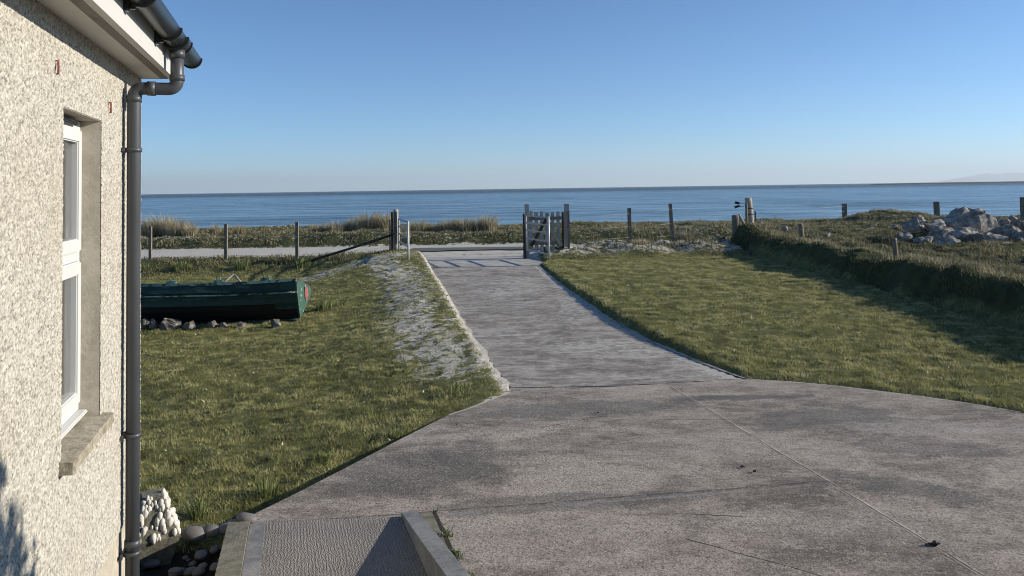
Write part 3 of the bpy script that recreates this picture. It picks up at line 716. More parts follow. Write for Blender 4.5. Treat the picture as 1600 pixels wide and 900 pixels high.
# rough grass
Xv, Yv = scatter(430000, 9, 37.5, .86, -.56)
sm_, lm_, in_, d_, rg_ = masks(Xv, Yv)
ver = (Yv > 21.4) & (Yv < 24.6)
road = (Yv > 24.6) & (Yv < 29.3) & (Xv < 6.5)
okm = (~((Xv > -3.3) & (Xv < .95) & (Yv < 25))) & (~in_) & ((Yv > 29.3) | ((Xv > 6.9)) | (ver & (d_ > .15))) & (~road)
cl = fbm(Xv, Yv, 1.6, 4, 101)+.5
pr = sst(.28, .55, cl)*(1-.6*sst(.2, .7, sm_))*np.where((Xv > 6.9) & (Yv < 25), 1.0, .75)
k = okm & (RNG.uniform(0, 1, len(Xv)) < pr)
Xv, Yv, cl = Xv[k], Yv[k], cl[k]
onbank = (Xv > 6.8) & (Xv < 8.3) & (Yv < 25)
hh_ = np.where(onbank, np.where(Xv > 7.3, .12, .08), .07+.09*sst(.4, .75, cl))*RNG.uniform(.5, 1.35, len(Xv))*np.where(Yv > 29, .8, 1)
tone = np.clip(np.where(onbank & (Xv > 7.35), .5, np.where(onbank, .08, np.where(Yv > 29, .42, .26)))+.3*(fbm(Xv, Yv, .8, 3, 111)+.5)+.35*RNG.uniform(-.5, .9, len(Xv)), 0, 1)  # bank face blades coloured darker for its shade, crest blades brighter
o = blades('rough_grass', Xv, Yv, hh_, .006+.0005*Yv, RNG.uniform(.3, 1.6, len(Xv)), M['rough'], tone, True)
tag(o, 'rough straw and green grass of the bank, field and dunes', 'grass', kind='stuff')
# ---------------------------------------------------------------- clumps and tufts, each a thing
def gz(x, y): return float(height(np.array([x]), np.array([y]))[0])
def clump_mesh(name, n, rad, hgt, wid, lean, mat):
    r = rad*np.sqrt(RNG.uniform(0, 1, n)); a = RNG.uniform(0, 2*np.pi, n)
    X_, Y_ = r*np.cos(a), r*np.sin(a)
    o = blades(name, X_, Y_, hgt*RNG.uniform(.55, 1.1, n)*(1-.3*r/rad), wid, lean*RNG.uniform(.3, 1.3, n), mat, None, True, Zv=np.zeros(n)-.03, dirs=a+RNG.normal(0, .6, n))
    return o
MAR = [  # px, top py, ground distance, radius, label
 (232, 342, 31.6, .45, 'pale marram clump beside the downpipe, leftmost on the dune'), (252, 338, 31.8, .5, 'tallest straw marram clump behind the leftmost fence post'),
 (276, 342, 31.5, .5, 'round marram clump right of the tallest one by the downpipe'), (296, 351, 31.2, .3, 'low marram clump at the right edge of the left dune thicket'),
 (336, 351, 32, .2, 'small sparse marram tuft left of the second fence post'), (374, 351, 32, .2, 'small sparse marram tuft right of the second fence post'),
 (498, 350, 31.5, .3, 'short thin marram clump right of the third fence post'), (524, 347, 31.5, .45, 'low marram clump at the left end of the thicket by the gate post'),
 (556, 340, 31.7, .4, 'dense marram clump left of the tall one near the gate post'), (576, 333, 31.8, .4, 'tall bushy marram clump standing left of the round gate post'),
 (598, 333, 31.8, .4, 'tall marram clump right against the round gate post'), (655, 344, 31.8, .35, 'spiky marram clump just right of the open metal gate'),
 (682, 348, 31.8, .3, 'low marram clump between the open gate and the middle thicket'), (702, 342, 31.7, .3, 'upright pale marram clump over the middle of the road opening'),
 (726, 341, 31.7, .4, 'wide marram clump in the thicket above the driveway'), (745, 342, 31.8, .35, 'marram clump next to the rightmost one above the driveway'),
 (763, 336, 31.8, .32, 'rightmost marram clump above the driveway, tall and pale'), (1070, 358, 24.3, .35, 'straw coloured clump at the foot of the leaning fence post'),
 (1000, 372, 23.2, .3, 'brown grass clump at the foot of the square fence post'), (1280, 400, 19.5, .25, 'pale seeding clump on the crest of the bank')]
for px, py, D, rad, lab in MAR:
    P = at(px, py, D); g0 = gz(P.x, D)
    o = clump_mesh('marram_clump', int(520*rad/.4), rad, max(.24, (P.z-g0)*1.45), .015, .42, M['marram'])
    o.location = (P.x, D, g0); tag(o, lab, 'grass clump', 'clumps of marram and straw grass')
TUF = [(310, 806, .22, 60, .07, 'leafy green tuft beside the white pebble planter', 0), (415, 776, .20, 80, .1, 'broad green tuft at the lawn edge above the ramp', 0),
       (505, 728, .15, 50, .07, 'small green tuft by the left edge of the concrete apron', 0), (622, 668, .15, 70, .09, 'green tuft on the lawn where the apron edge starts', 0),
       (718, 612, .17, 60, .1, 'spiky green tuft left of the driveway corner', 0), (506, 484, .30, 70, .15, 'green tuft growing behind the boat transom', 0),
       (528, 480, .22, 40, .12, 'thin green tuft right of the boat transom', 0), (285, 420, .40, 90, .22, 'dark leafy bulb clump on the verge between two fence posts', 0),
       (378, 416, .45, 90, .22, 'leafy bulb clump right of the second fence post', 0), (474, 408, .42, 80, .2, 'leafy bulb clump at the foot of the third fence post', 0),
       (560, 404, .3, 60, .2, 'green clump under the diagonal strut', 0), (225, 424, .4, 60, .2, 'leafy clump on the verge touching the downpipe', 0)]
for px, py, h_, n_, rad, lab, _ in TUF:
    P = onz(px, py, -.17 if px < 600 else 0)
    if 200 < px < 600 and py < 430: P = at(px, py, 22.0)
    o = clump_mesh('grass_tuft', n_, rad, h_, .009 if P.y < 12 else .02, .35, M['leafy']); o.location = (P.x, P.y, gz(P.x, P.y))
    tag(o, lab, 'grass tuft', 'green tufts along the lawn edges and verge')
# ---------------------------------------------------------------- posts and fences
def post_mesh(h, r, square=False, lean=(0, 0), seg=9, sunk=.15):
    mb = MB(); n = 6
    if square:
        mb.box((0, 0, (h-sunk)/2), (r*2, r*2, h+sunk), bev=.006); 
        mb.jitter(.006, 4, 3)
        for v in mb.bm.verts: v.co.x += lean[0]*v.co.z; v.co.y += lean[1]*v.co.z
    else:
        mb.tube([(lean[0]*z, lean[1]*z, z) for z in [(-sunk+(h+sunk)*i/n) for i in range(n+1)]], [r*(1.03-.08*i/n) for i in range(n+1)], seg)
        mb.jitter(.006, 5)
    return mb
def fence(label, posts, matk, strands, top_off, name='wire_fence'):
    base = [at(px, pt, D) for px, pt, D, r, sq, ln in posts]
    e = empty(name, (base[0].x, base[0].y, gz(base[0].x, base[0].y)))
    tag(e, label, 'fence')
    tops = []
    for (px, pt, D, r, sq, ln), P in zip(posts, base):
        g0 = gz(P.x, P.y); h = P.z-g0
        mb = post_mesh(h, r, sq, (ln, 0)); o = mb.build('post', M[matk], e, (P.x-ln*h-e.location.x, P.y-e.location.y, g0-e.location.z)); o.rotation_euler = (0, 0, 0)
        tops.append((Vector((P.x, P.y-r, P.z)), h, ln, g0))
    for s_ in strands:
        mb = MB()
        for i in range(len(tops)-1):
            A, hA, lA, gA = tops[i]; B, hB, lB, gB = tops[i+1]
            p = A+Vector((-lA*hA*(1-s_), 0, -hA*(1-s_))); q = B+Vector((-lB*hB*(1-s_), 0, -hB*(1-s_)))
            mid = (p+q)/2-Vector((0, 0, .02)); mb.tube([p-e.location, mid-e.location, q-e.location], .0028, 5)
        mb.build('wire', M['wire'], e)
    return e
fence('wire fence of thin grey posts on the left verge beside the boat', [(120, 358, 23.6, .042, True, 0), (235, 354, 23.6, .040, True, 0), (353, 350, 23.6, .046, True, 0.0), (464, 347, 23.6, .046, True, 0), (610, 343, 22.9, .045, False, 0)],
      'wood', (.88, .62, .36, .12), 0)
fence('wire fence with a leaning post right of the wooden gate', [(888, 330, 22.6, .03, True, 0), (983, 325, 23.6, .052, True, 0), (1047, 318, 24.0, .048, True, -.05), (1147, 337, 24.6, .03, False, 0)], 'wood', (.85, .5, .2), 0)
fence('wire fence on top of the dark bank with weathered stakes', [(1166, 318, 24.4, .04, False, 0), (1251, 349, 20.6, .065, False, -.06), (1397, 372, 15.6, .05, False, -.06), (1640, 415, 11.2, .055, False, 0)], 'wood', (.9, .5), 0)
fence('wire fence of dark square posts behind the boulders by the shore', [(1180, 330, 34.5, .03, True, 0), (1319, 318, 35, .085, True, 0), (1463, 315, 34, .09, True, 0), (1599, 308, 30, .09, True, 0), (1760, 308, 30, .09, True, 0)], 'wood', (.85, .5), 0)
# stout posts
def single_post(px, pt, D, r, label, matk, name='fence_post', sq=False, ln=0.0, h=None, rings=False):
    P = at(px, pt, D); g0 = gz(P.x, D); hh = (P.z-g0) if h is None else h
    o = post_mesh(hh, r, sq, (ln, 0), 12).build(name, M[matk], None, (P.x-ln*hh, D, P.z-hh)); tag(o, label, 'post')
    return o, P, g0
p1, GP, gg = single_post(618.5, 327, 22.6, .075, 'bleached round post carrying the left metal gate', 'woodlight', 'gate_post')
mb = MB()
for k_ in range(5):
    mb.box((-.045+.022*k_, -.075+.004*abs(k_-2), (.1+.05*(k_ % 2)+(GP.z-gg))/2), (.006, .012, GP.z-gg-.25))
mb.build('cracks', M['wooddark'], p1)
single_post(613.3, 331, 22.75, .05, 'dark thin post leaning against the bleached gate post', 'wooddark', 'gate_post')
single_post(823, 319, 22.7, .062, 'tall grey square post between metal gate and wooden gate', 'paintgrey', 'gate_post', True)
single_post(819, 334, 22.55, .045, 'short dark post beside the tall grey one, hinge side of the right metal gate', 'wooddark', 'gate_post')
single_post(885, 318, 22.75, .075, 'tall grey square post on the right of the wooden gate', 'paintgrey', 'gate_post', True)
single_post(879.3, 331, 22.65, .038, 'dark rounded stile post beside the right grey gate post', 'wooddark', 'gate_post')
o, SP, _ = single_post(1169, 309, 24.6, .115, 'thick round weathered strainer post at the end of the bank', 'woodlight', 'strainer_post', False, -.07)
for zz in (.55, .75): mb = MB(); mb.tube([(-.07*zz, 0, zz-.012), (-.07*zz, 0, zz+.012)], .122, 14); mb.build('wire_wrap', M['wooddark'], o)
o, _, _ = single_post(1149, 336, 24.3, .12, 'short thick dark stump post with diagonal brace left of the strainer', 'wood', 'stump_post')
mb = MB(); mb.tube([(.1, 0, .55), (.42, -.1, -.1)], .045, 8); mb.build('brace', M['woodlight'], o)
# tattered plastic on the wire
P = at(1155, 318, 24.5); mb = MB()
mb.tube([(0.16, 0, .02), (-.1, 0, -.0)], .012, 6); mb.box((-.06, 0, .02), (.13, .03, .07), Matrix.Rotation(.3, 3, 'Y')); mb.box((-.07, 0, -.10), (.16, .03, .07), Matrix.Rotation(-.3, 3, 'Y')); mb.tube([(.2, 0, -.08), (0, 0, -.1)], .008, 6)
mb.jitter(.02, 14, 2)
tag(mb.build('plastic_rag', simple('black_plastic', (.015, .015, .017), .5), None, P), 'tattered black plastic caught on wire by the strainer post', 'rag')
# diagonal strut left of the gate
A = at(616, 366, 22.65); B = at(480, 409, 22.3); mb = MB(); mb.tube([A-A, (A+B)/2-A+Vector((0, 0, -.01)), B-A], .035, 8)
tag(mb.build('strut', M['wooddark'], None, A), 'long dark diagonal pole bracing the left gate post', 'pole')
# ---------------------------------------------------------------- metal gates
def metal_gate(label, A, B, zt, zb, drop, stile_r, mat_end):
    d = (B-A); L = d.length; e = empty('metal_gate', (A.x, A.y, zb), math.atan2(d.y, d.x)); tag(e, label, 'gate')
    H = zt-zb
    for f in (0, .21, .42, .66, 1.0):
        z = H*(1-f) ; mb = MB(); mb.tube([(0, 0, z), (L, 0, z)], .023, 10); mb.build('bar', M['galvd'], e)
    mb = MB(); mb.tube([(0, 0, -.02), (0, 0, H+.02)], .022, 10); mb.build('hinge_stile', M['galvd'], e)
    mb = MB(); mb.tube([(L, 0, -drop), (L, 0, H+.03)], stile_r, 12); mb.build('end_stile', M[mat_end], e)
    return e
M['galvd'] = simple('weathered_steel', (.36, .36, .35), .6, .15, nz=.35, nsc=9)
M['galvl'] = simple('bright_steel', (.55, .55, .53), .55, .2, nz=.25, nsc=9)
a = at(623, 343, 22.4); b = at(637.5, 348, 20.3)
metal_gate('tubular five bar metal gate swung open from the bleached round post', Vector((a.x, a.y)), Vector((b.x, b.y)), 1.26, .27, .14, .03, 'galvl')
a = at(822, 337, 22.3); b = at(857, 341, 20.5)
metal_gate('tubular five bar metal gate standing open in front of the wooden gate', Vector((a.x, a.y)), Vector((b.x, b.y)), 1.31, .33, .13, .028, 'galvl')
# wooden gate
wl = at(826.5, 340, 22.65); wr = at(879, 340, 22.65); Lw = wr.x-wl.x
wg = empty('wooden_gate', (wl.x, wl.y, .22)); tag(wg, 'grey picket garden gate with diagonal braces between the two tall posts', 'gate')
zt_ = at(850, 341, 22.65).z-.22
for i in range(6):
    xx = .05+(Lw-.12)*i/5.4; top = at(850, (329, 331, 330, 333, 332, 331)[i], 22.65).z-.22
    mb = MB(); mb.box((xx, .03, top/2), (.115 if i in (0, 1, 3) else .095, .02, top), bev=.003); mb.build('picket', M['paintgrey'], wg)
for z_ in (zt_, at(850, 380, 22.65).z-.22):
    mb = MB(); mb.box((Lw/2, -.005, z_), (Lw, .045, .095), bev=.004); mb.build('rail', M['wood'], wg)
for x0_, x1_ in ((.06, Lw*.5), (Lw-.05, Lw*.5)):
    p, q = Vector((x0_, -.045, .18)), Vector((x1_, -.045, zt_-.04)); d = q-p
    mb = MB(); mb.box((p+q)/2, (.085, .03, d.length), Matrix.Rotation(math.atan2(d.x, d.z), 3, 'Y'), bev=.003); mb.build('brace', M['wooddark'] if x0_ < .1 else M['woodlight'], wg)
# ---------------------------------------------------------------- boat
bo = empty('rowing_boat', (-3.86, 13.8, -.23), R(180)+R(2)); bo.rotation_euler = (R(14), 0, R(182)); tag(bo, 'old dark green wooden rowing boat with peeling paint propped on stones on the lawn', 'boat')
m = NT('boat_paint')
fl = m.ramp(m.noise(7, 6, .7, sc=(.6, 1, 2.5)), [(.53, 0), (.64, 1)])
base = m.mix(m.noise(3, 4), (.010, .030, .027), (.022, .052, .044)); base = m.mix(m.math('MULTIPLY', fl, .55), base, (.10, .17, .14))
m.set(base=base, rough=.55); m.bump(m.noise(30, 4), .4, .004); M['boat'] = m.m
m = NT('boat_rail_paint'); fl = m.ramp(m.noise(5, 6, .7, sc=(1.2, 2, 2)), [(.46, 0), (.52, 1)])
m.set(base=m.mix(fl, (.018, .04, .034), (.17, .27, .23)), rough=.7); M['rail'] = m.m
m = NT('transom_paint'); sepn = m.n.new('ShaderNodeSeparateXYZ'); m.L(m.co(), sepn.inputs[0])
fl = m.ramp(m.noise(9, 6, .75), [(.60, 0), (.64, 1)])
base = m.mix(m.noise(4, 4), (.035, .085, .065), (.06, .125, .095)); base = m.mix(fl, base, (.50, .50, .46))
m.set(base=base, rough=.6); M['transom'] = m.m
LB = 4.7; NS = 40; NP = 7
def sec(u):       # u 0 transom .. 1 bow -> half beam, keel z, sheer z
    hb = .64*(1-.12*(1-u)**1.5)*(1-max(0, (u-.35)/.65)**2.3) ; hb = max(hb, .012)
    kz = .02+.05*(1-u)**3+.12*max(0, (u-.75)/.25)**2; shz = .54+.11*(1-u)**2.5+.18*u**2
    return hb, kz, shz
def hullpt(u, v, side, inner=0.0):   # v 0 keel..1 sheer, lapped strakes
    hb, kz, shz = sec(u); vv = v
    w_ = (1-u)**2.2; y = hb*((1-w_)*math.sin(min(1, vv+.02)*math.pi/2)**.7+w_*min(1.04, .03+1.25*max(0, vv-.12)**1.15)); z = kz+(shz-kz)*(vv**1.55)
    rake = -.05*v*(1-u)**8
    return Vector((u*LB+rake, side*max(.002, (y-inner)), z+inner*.4*(1-v)))
V = []; Fs = []
mb = MB()
for side in (1, -1):
    rows = []
    for j in range(NP):
        for (vv, lap) in ((j/NP, .032), ((j+1)/NP, 0.0)):
            rows.append([mb.bm.verts.new(hullpt(i/NS, vv, side)+Vector((0, side*lap*(1 if j else 0), 0))) for i in range(NS+1)])
    for a_ in range(len(rows)-1):
        for i in range(NS):
            mb.bm.faces.new((rows[a_][i], rows[a_][i+1], rows[a_+1][i+1], rows[a_+1][i]))
    rin = [[mb.bm.verts.new(hullpt(i/NS, vv, side, .022)+Vector((0, 0, .004))) for i in range(NS+1)] for vv in np.linspace(0, 1, 7)]
    for a_ in range(6):
        for i in range(NS):
            mb.bm.faces.new((rin[a_][i+1], rin[a_][i], rin[a_+1][i], rin[a_+1][i+1]))
    for i in range(NS): mb.bm.faces.new((rows[-1][i], rows[-1][i+1], rin[-1][i+1], rin[-1][i]))
me = bpy.data.meshes.new('hull')
for f in mb.bm.faces:
    zz_ = max(v.co.z for v in f.verts)
    f.material_index = 1 if zz_ < .30 else (2 if int(zz_*14) % 2 else 0)
mb.bm.to_mesh(me); mb.bm.free(); me.materials.append(M['boat']); me.materials.append(simple('black_bottom_paint', (.008, .009, .010), .6, nz=.5, nsc=8)); me.materials.append(simple('faded_green_paint', (.030, .066, .056), .6, nz=.5, nsc=6)); link('hull', me, None, bo)
# transom
out = [hullpt(0, v, 1) for v in np.linspace(0.0, 1, 12)]; out2 = [hullpt(0, v, -1) for v in np.linspace(0, 1, 12)]
loop = out+[Vector((out[-1].x-.01, out[-1].y*.45, out[-1].z+.05)), Vector((out[-1].x-.01, -out[-1].y*.45, out[-1].z+.05))]+out2[::-1]
mb = MB(); A_ = [mb.bm.verts.new(p+Vector((-.03, 0, 0))) for p in loop]; B_ = [mb.bm.verts.new(p+Vector((.01, 0, 0))) for p in loop]
mb.bm.faces.new(A_); mb.bm.faces.new(B_[::-1])
for i in range(len(loop)): mb.bm.faces.new((A_[i], A_[(i+1) % len(loop)], B_[(i+1) % len(loop)], B_[i]))
tr = mb.build('transom', M['transom'], bo)
mb = MB()
def tpt(y, v):   # a point just outside the transom
    z = .07+.57*v; return (-.05*v-.046, y, z)
mb.poly([tpt(.02, 1.0), tpt(-.22, 1.0), tpt(-.34, .66), tpt(-.26, .74), tpt(-.22, .52), tpt(-.15, .76), tpt(-.11, .62), tpt(-.05, .84)], [tuple(range(8))])
mb.build('red_paint_patch', simple('faded_red_paint', (.30, .10, .085), .8, nz=.6, nsc=30), tr)
for side in (1, -1):
    mb = MB(); r_ = [hullpt(i/NS, 1, side)+Vector((0, side*.01, .005)) for i in range(NS+1)]
    for i in range(NS):
        a0, a1 = r_[i], r_[i+1]; w0 = Vector((0, -side*.05, 0)); up = Vector((0, 0, .05))
        mb.poly([a0, a1, a1+w0, a0+w0, a0+up, a1+up, a1+w0+up, a0+w0+up], [(0, 1, 2, 3), (4, 5, 6, 7), (0, 1, 5, 4), (3, 2, 6, 7)])
    mb.build('gunwale', M['rail'], bo)
for u_ in (.12, .42, .68):
    hb, kz, shz = sec(u_); mb = MB(); mb.box((u_*LB, 0, shz-.16), (.2, hb*1.86, .025), bev=.004); mb.build('thwart', M['rail'], bo)
mb = MB(); mb.tube([hullpt(i/NS, 0, 1)*1.0+Vector((0, 0, -.02)) for i in range(NS+1)]+[hullpt(1, v, 1) for v in (.3, .6, 1)], .025, 6); mb.build('keel', M['boat'], bo)
for u_, sd_ in ((.10, 1), (.27, 1), (.44, 1), (.18, -1), (.52, -1)):
    hb, kz, shz = sec(u_); mb = MB(); mb.box((u_*LB, sd_*(hb-.02), shz+.075), (.16, .045, .05), bev=.008); mb.tube([(u_*LB-.03, sd_*(hb-.02), shz+.09), (u_*LB-.03, sd_*(hb-.02), shz+.15)], .010, 6); mb.tube([(u_*LB+.03, sd_*(hb-.02), shz+.09), (u_*LB+.03, sd_*(hb-.02), shz+.15)], .010, 6)
    mb.build('thole_block', M['rail'], bo)
for side in (1, -1):
    mb = MB(); mb.tube([hullpt(i/NS, .80, side)+Vector((0, side*.035, 0)) for i in range(NS+1)], .016, 6); mb.build('rubbing_strake', M['rail'], bo)
# broken pale frame above the gunwale
mb = MB(); mb.tube([(1.38, .42, .56), (1.06, .40, .82)], .02, 6); mb.tube([(1.06, .40, .82), (.86, .42, .60)], .017, 6); mb.tube([(1.22, .41, .69), (1.14, .42, .56)], .014, 6)
mb.build('broken_frame', M['woodlight'], bo)
# ---------------------------------------------------------------- rocks
def rock_mat(name, a, b, c):
    m = NT(name); f = m.noise(3.2, 8, .7); v = m.noise(11, 6, .7)
    base = m.ramp(f, [(.32, a), (.5, b), (.66, c)]); base = m.mix(m.ramp(v, [(.56, 0), (.62, .8)]), base, (.60, .585, .55))
    base = m.mix(m.ramp(v, [(.34, .7), (.42, 0)]), base, tuple(x*.35 for x in a))
    m.set(base=base, rough=.85, spec=.2); m.bump(m.noise(9, 9, .8), 1, .10); return m.m
M['rock'] = rock_mat('granite_boulder', (.15, .134, .118), (.34, .305, .265), (.56, .505, .44))
M['stone'] = rock_mat('field_stone', (.10, .085, .07), (.21, .18, .145), (.36, .32, .27))
def rock(name, size, seed, mat, npt=16, flat=1.0, cuts=3):
    rd = random.Random(seed); bm = bmesh.new()
    for i in range(npt):
        v = Vector((rd.gauss(0, 1), rd.gauss(0, 1), rd.gauss(0, 1))).normalized()*rd.uniform(.82, 1.0)
        bm.verts.new((v.x*size[0], v.y*size[1], v.z*size[2]))
    bmesh.ops.convex_hull(bm, input=bm.verts[:])
    loose = [v for v in bm.verts if not v.link_faces]; bmesh.ops.delete(bm, geom=loose, context='VERTS')
    mx = max(size)
    bmesh.ops.bevel(bm, geom=bm.edges[:], offset=mx*.07, segments=1, affect='EDGES', clamp_overlap=True)
    bmesh.ops.triangulate(bm, faces=bm.faces[:])
    bmesh.ops.subdivide_edges(bm, edges=bm.edges[:], cuts=cuts, use_grid_fill=True)
    for v in bm.verts:
        q = v.co/mx+Vector((seed*3.1, 0, 0))
        v.co += v.co.normalized()*mx*(.15*mnoise.noise(q*2.6)+.09*mnoise.noise(q*6)+.05*mnoise.noise(q*14))
    bmesh.ops.recalc_face_normals(bm, faces=bm.faces[:])
    me = bpy.data.meshes.new(name); bm.to_mesh(me); bm.free()
    return link(name, me, mat)
RK = [ # px, py centre, D, half sizes (px), label
 (1522, 352, 24.5, (48, 26), 'largest pale boulder, rounded top of the pile'), (1500, 372, 23.6, (42, 20), 'big boulder in shade leaning under the largest one'),
 (1480, 352, 24.6, (24, 18), 'dark topped boulder left of the largest one'), (1456, 352, 24.2, (22, 16), 'squarish speckled boulder left of centre in the pile'),
 (1437, 344, 24.8, (14, 12), 'small pale pointed boulder at the top left of the pile'), (1425, 352, 24.0, (20, 13), 'pale wedge boulder at the left end of the pile'),
 (1444, 374, 22.6, (18, 9), 'low white streaked boulder at the left foot of the pile'), (1412, 366, 23.4, (12, 10), 'small dark boulder at the far left foot of the pile'),
 (1482, 378, 22.2, (20, 13), 'round pale boulder at the front middle of the pile'), (1505, 388, 21.9, (20, 8), 'flat slab boulder lying in front of the pile'),
 (1550, 388, 21.9, (22, 13), 'cracked pale boulder at the front right of the pile'), (1541, 372, 22.9, (26, 11), 'broad dark boulder below the largest one'),
 (1562, 345, 24.7, (14, 12), 'bright angular boulder right of the largest one'), (1574, 362, 23.6, (20, 14), 'dark boulder filling the gap right of the largest one'),
 (1594, 352, 24.3, (16, 14), 'grey boulder near the post at the right edge of the photo'), (1598, 374, 23.0, (22, 16), 'brown tinted boulder at the right edge of the photo'),
 (1577, 383, 22.4, (10, 8), 'small notched boulder between the front right ones'), (1510, 340, 25.6, (20, 11), 'dark boulder behind the largest one'),
 (1592, 394, 22, (15, 7), 'low boulder at the right front corner of the pile'), (1465, 362, 23.5, (18, 12), 'shaded boulder wedged low in the left half of the pile'),
 (1397, 352, 25, (6, 4), 'tiny stone left of the boulder pile'), (1625, 366, 24, (26, 22), 'big boulder just past the right edge of the photo'),
 (1536, 395, 21.6, (9, 5), 'small broken stone in the grass before the front right boulders'), (1462, 388, 21.8, (8, 4), 'small pale stone in the grass before the left half of the pile'),
 (1570, 372, 22.8, (9, 7), 'fist shaped rock wedged right of the broad dark boulder'), (1533, 340, 25.4, (11, 8), 'small rock perched on the back of the pile, left of the bright angular one'),
 (1582, 338, 25.5, (10, 7), 'small pale rock on the back right of the pile'), (1497, 390, 21.5, (7, 4), 'smallest flake of rock at the front of the flat slab'),
 (1292, 364, 24, (7, 4), 'small white stone lying in the rough field'), (1228, 354, 27, (7, 4), 'small pale stone near the strainer post'), (1188, 347, 27.5, (7, 4), 'small pale stone just right of the strainer post')]
for i, (px, py, D, (hx, hz), lab) in enumerate(RK):
    P = at(px, py+3, D); k = D/F
    o = rock('boulder', (hx*k*1.2, (hx+hz)/2*k, hz*k*1.25), 40+i, M['rock'], 15, cuts=3 if hx > 12 else 1)
    o.location = P; o.rotation_euler = (0, 0, i*.0); tag(o, lab, 'boulder', 'boulders dumped in the field by the shore')
ST = [(228, 505, 9, 7, 'dark stone under the boat touching the downpipe', ''), (240, 506, 8, 7, 'brown stone under the boat, second from the downpipe', ''),
      (267, 508, 16, 10, 'largest stone under the boat, speckled brown', ''), (298, 510, 12, 7, 'white patched stone right of the largest one under the boat', ''),
      (332, 509, 11, 7, 'dark stone half in shade under the middle of the boat', ''), (350, 509, 8, 5, 'small pale stone under the middle of the boat', ''),
      (377, 512, 14, 7, 'flat grey stone under the boat, second from the transom', ''), (428, 508, 17, 7, 'long pale grey stone under the boat nearest the transom', '')]
for i, (px, py, hx, hz, lab, _) in enumerate(ST):
    P = onz(px, py, -.13); P.y = min(P.y, 13.6); P = at(px, py, 13.25 if i != 7 else 13.1); k = P.y/F
    o = rock('stone', (hx*k*1.2, hx*k*.9, hz*k*1.5), 90+i, M['stone'], 14, cuts=2); o.location = P; tag(o, lab, 'stone', 'stones propping the boat')
# pebbles by the house corner
M['pebble'] = simple('grey_pebble', (.15, .142, .135), .6, nz=.35, nsc=6)
M['pebblew'] = simple('white_pebble', (.58, .55, .49), .55, nz=.12, nsc=20)
def pebble_mesh(name, r, seed):
    bm = bmesh.new(); bmesh.ops.create_icosphere(bm, subdivisions=2, radius=r)
    for v in bm.verts:
        v.co += v.co.normalized()*r*.25*mnoise.noise(v.co/r+Vector((seed*7., 0, 0))); 
    me = bpy.data.meshes.new(name); bm.to_mesh(me); bm.free(); me.polygons.foreach_set('use_smooth', [True]*len(me.polygons)); return me
pm = [pebble_mesh('pebble', 1.0, i) for i in range(6)]
rd = random.Random(5)
for i in range(90):
    for _ in range(30):
        s_ = rd.uniform(-.35, 1.5); q_ = rd.uniform(1.2, 1.62); P2 = ramp_pt(s_, q_)
        rel = P2-COR; 
        if not (rel.dot(nv) < .08 and rel.dot(-tv) > -.3) and P2.x > -2.6: break
    r_ = rd.choice([.012, .016, .02, .028, .04]); o = link('pebble', pm[i % 6], M['pebble'] if not pm[i % 6].materials else None)
    o.location = (P2.x, P2.y, -.22+r_*.35+.02*(i % 3)); o.scale = (r_*rd.uniform(.9, 1.5), r_, r_*.65); o.rotation_euler = (0, 0, rd.uniform(0, 3))
    tag(o, 'grey rounded pebble in the shaded strip between house corner and ramp', 'pebble', 'loose pebbles beside the ramp')
for i, (px, py, r_, lab) in enumerate([(302, 834, .06, 'large oval stone at the lawn edge beside the pebble planter'), (330, 829, .05, 'oval stone between planter and ramp at the shadow edge'), (352, 826, .045, 'pale stone against the far corner of the ramp kerb'), (385, 811, .05, 'light stone at the very tip of the left ramp kerb')]):
    o = link('stone', pm[i].copy()); P = onz(px, py, -.12 if i < 3 else .03); o.data.materials.clear(); o.data.materials.append(M['pebble']); o.location = P; o.scale = (r_*1.4, r_, r_*.8)
    tag(o, lab, 'stone', 'rounded stones by the ramp')
# pebble studded planter
pl = empty('pebble_planter', (-2.29, 4.95, -.27), R(28)); pl.scale = (.68, .68, .95); tag(pl, 'concrete planter studded with white pebbles at the house corner', 'planter')
mb = MB(); z0, z1 = 0, .50
b_ = [(-.17, -.17), (.17, -.17), (.17, .17), (-.17, .17)]; t_ = [(-.12, -.09), (.05, -.12), (.06, .09), (-.12, .1)]
mb.poly([(x*.55, y*.55, 0) for x, y in b_]+[(x, y, .24) for x, y in [(p[0]*1.12, p[1]*1.12) for p in b_]]+[(x, y, .5) for x, y in t_],
        [(0, 1, 2, 3), (8, 9, 10, 11)]+[(i, (i+1) % 4, 4+(i+1) % 4, 4+i) for i in range(4)]+[(4+i, 4+(i+1) % 4, 8+(i+1) % 4, 8+i) for i in range(4)])
mb.jitter(.008, 9, 4); mb.build('body', M['kerbc'], pl)
cnt = 0
for fi, (i, j) in enumerate(((0, 1), (1, 2))):
    for a_ in range(200):
        if cnt >= (46 if fi == 0 else 92): break
        u_ = rd.uniform(.03, .97); v_ = rd.uniform(.0, 1)
        B0, B1 = Vector((*b_[i], 0))*1.12, Vector((*b_[j], 0))*1.12; T0, T1 = Vector((*t_[i], .5)), Vector((*t_[j], .5)); B0.z = B1.z = .24
        p = B0.lerp(B1, u_).lerp(T0.lerp(T1, u_), v_)
        r_ = rd.uniform(.012, .028)
        o = link('pebble', (pw := pm[cnt % 6].copy() if cnt < 6 else PW[cnt % 6]), None, pl); 
        if cnt == 0: PW = []
        if cnt < 6: pw.materials.clear(); pw.materials.append(M['pebblew']); PW.append(pw)
        o.location = p; o.scale = (r_*1.1, r_, r_*1.25); o.rotation_euler = (rd.uniform(0, 1), rd.uniform(0, 1), rd.uniform(0, 3)); cnt += 1
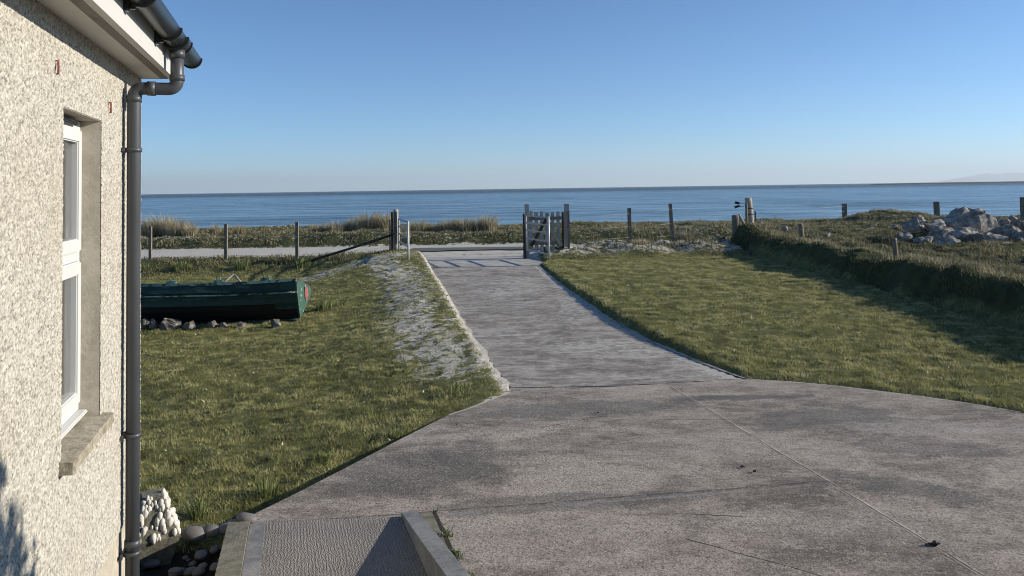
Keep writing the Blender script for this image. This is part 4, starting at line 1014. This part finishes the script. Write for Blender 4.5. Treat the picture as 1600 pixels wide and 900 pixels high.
# weeds in the crack beside the ramp
crk = []
for i in range(1100):
    s_ = rd.uniform(0, 1) ; P2 = ramp_pt(s_*1.6, -.118-.02*s_*1.6+rd.gauss(0, .013)); crk.append((P2.x, P2.y))
crk = np.array(crk); kk = fbm(crk[:, 0], crk[:, 1], 6, 2, 3) > -.06; crk = crk[kk]
o = blades('crack_weeds', crk[:, 0], crk[:, 1], RNG.uniform(.012, .045, len(crk)), .007, RNG.uniform(.5, 1.8, len(crk)), M['leafy'], None, True, Zv=np.full(len(crk), .005))
tag(o, 'weeds and moss growing in the crack beside the ramp', 'weeds', kind='stuff')
mb = MB(); A, B = ramp_pt(0, -.105), ramp_pt(4, -.105); C_, D_ = ramp_pt(4, -.15), ramp_pt(0, -.125)
mb.poly([(A.x, A.y, .009), (B.x, B.y, .009), (C_.x, C_.y, .009), (D_.x, D_.y, .009)], [(0, 1, 2, 3)]); mb.jitter(0, 1)
tag(mb.build('soil_joint', simple('dark_soil', (.04, .035, .028), .95, nz=.4)), kind='structure')
# debris on the concrete
M['clod'] = simple('black_debris', (.018, .016, .014), .8)
for i, (px, py, r_, lab) in enumerate([(935, 645, .011, 'tiny black scrap on the apron left of the centre joint, farthest'), (1161, 729, .015, 'left one of two black scraps lying close together'), (1178, 737, .016, 'right one of two black scraps lying close together'),
        (1458, 850, .022, 'largest black scrap lying on the diagonal joint'), (713, 663, .010, 'tiny black scrap near the left lawn edge')]):
    P = onz(px, py, .012); mb = MB()
    for k_ in range(4 if i != 3 else 7):
        mb.box((rd.gauss(0, r_*.6), rd.gauss(0, r_*.25), rd.uniform(0, r_*.4)), (r_*1.2, r_*.5, r_*.35), Matrix.Rotation(rd.uniform(-.6, .6), 3, 'Y') @ Matrix.Rotation(rd.uniform(0, 3), 3, 'Z'))
    mb.jitter(r_*.35, 60, 2)
    tag(mb.build('debris_scrap', M['clod'], None, P), lab, 'debris', 'black scraps on the concrete')
# shrub added out of view to shade the lower left of the wall
sh = empty('shade_shrub', (2.85, 2.38, .0)); tag(sh, 'leafy shrub in a tub added out of view to shade the wall', 'shrub')
n = 5000; r = np.cbrt(RNG.uniform(.2, 1, n)); dv = RNG.normal(size=(n, 3)); dv /= np.linalg.norm(dv, axis=1)[:, None]
Pn = dv*r[:, None]*np.array([.65, .62, .85])*(.8+.4*RNG.uniform(0, 1, n)[:, None]) + np.array([0, 0, 2.0])
a1 = RNG.normal(size=(n, 3))*.03; a2 = RNG.normal(size=(n, 3))*.022
V = np.stack([Pn-a1, Pn+a2, Pn+a1, Pn-a2], 1).reshape(-1, 3)
link('foliage', npmesh('foliage', V, np.arange(n*4).reshape(n, 4), dict(rnd=np.repeat(RNG.uniform(0, .5, n), 4))), M['leafy'], sh)
mb = MB(); mb.tube([(0, 0, .1), (.03, 0, .9), (0, .02, 1.7)], .04, 8); mb.build('trunk', M['wood'], sh)
mb = MB(); mb.tube([(0, 0, .0), (0, 0, .45)], .2, 20, r2=.26); mb.build('tub', M['kerbc'], sh)
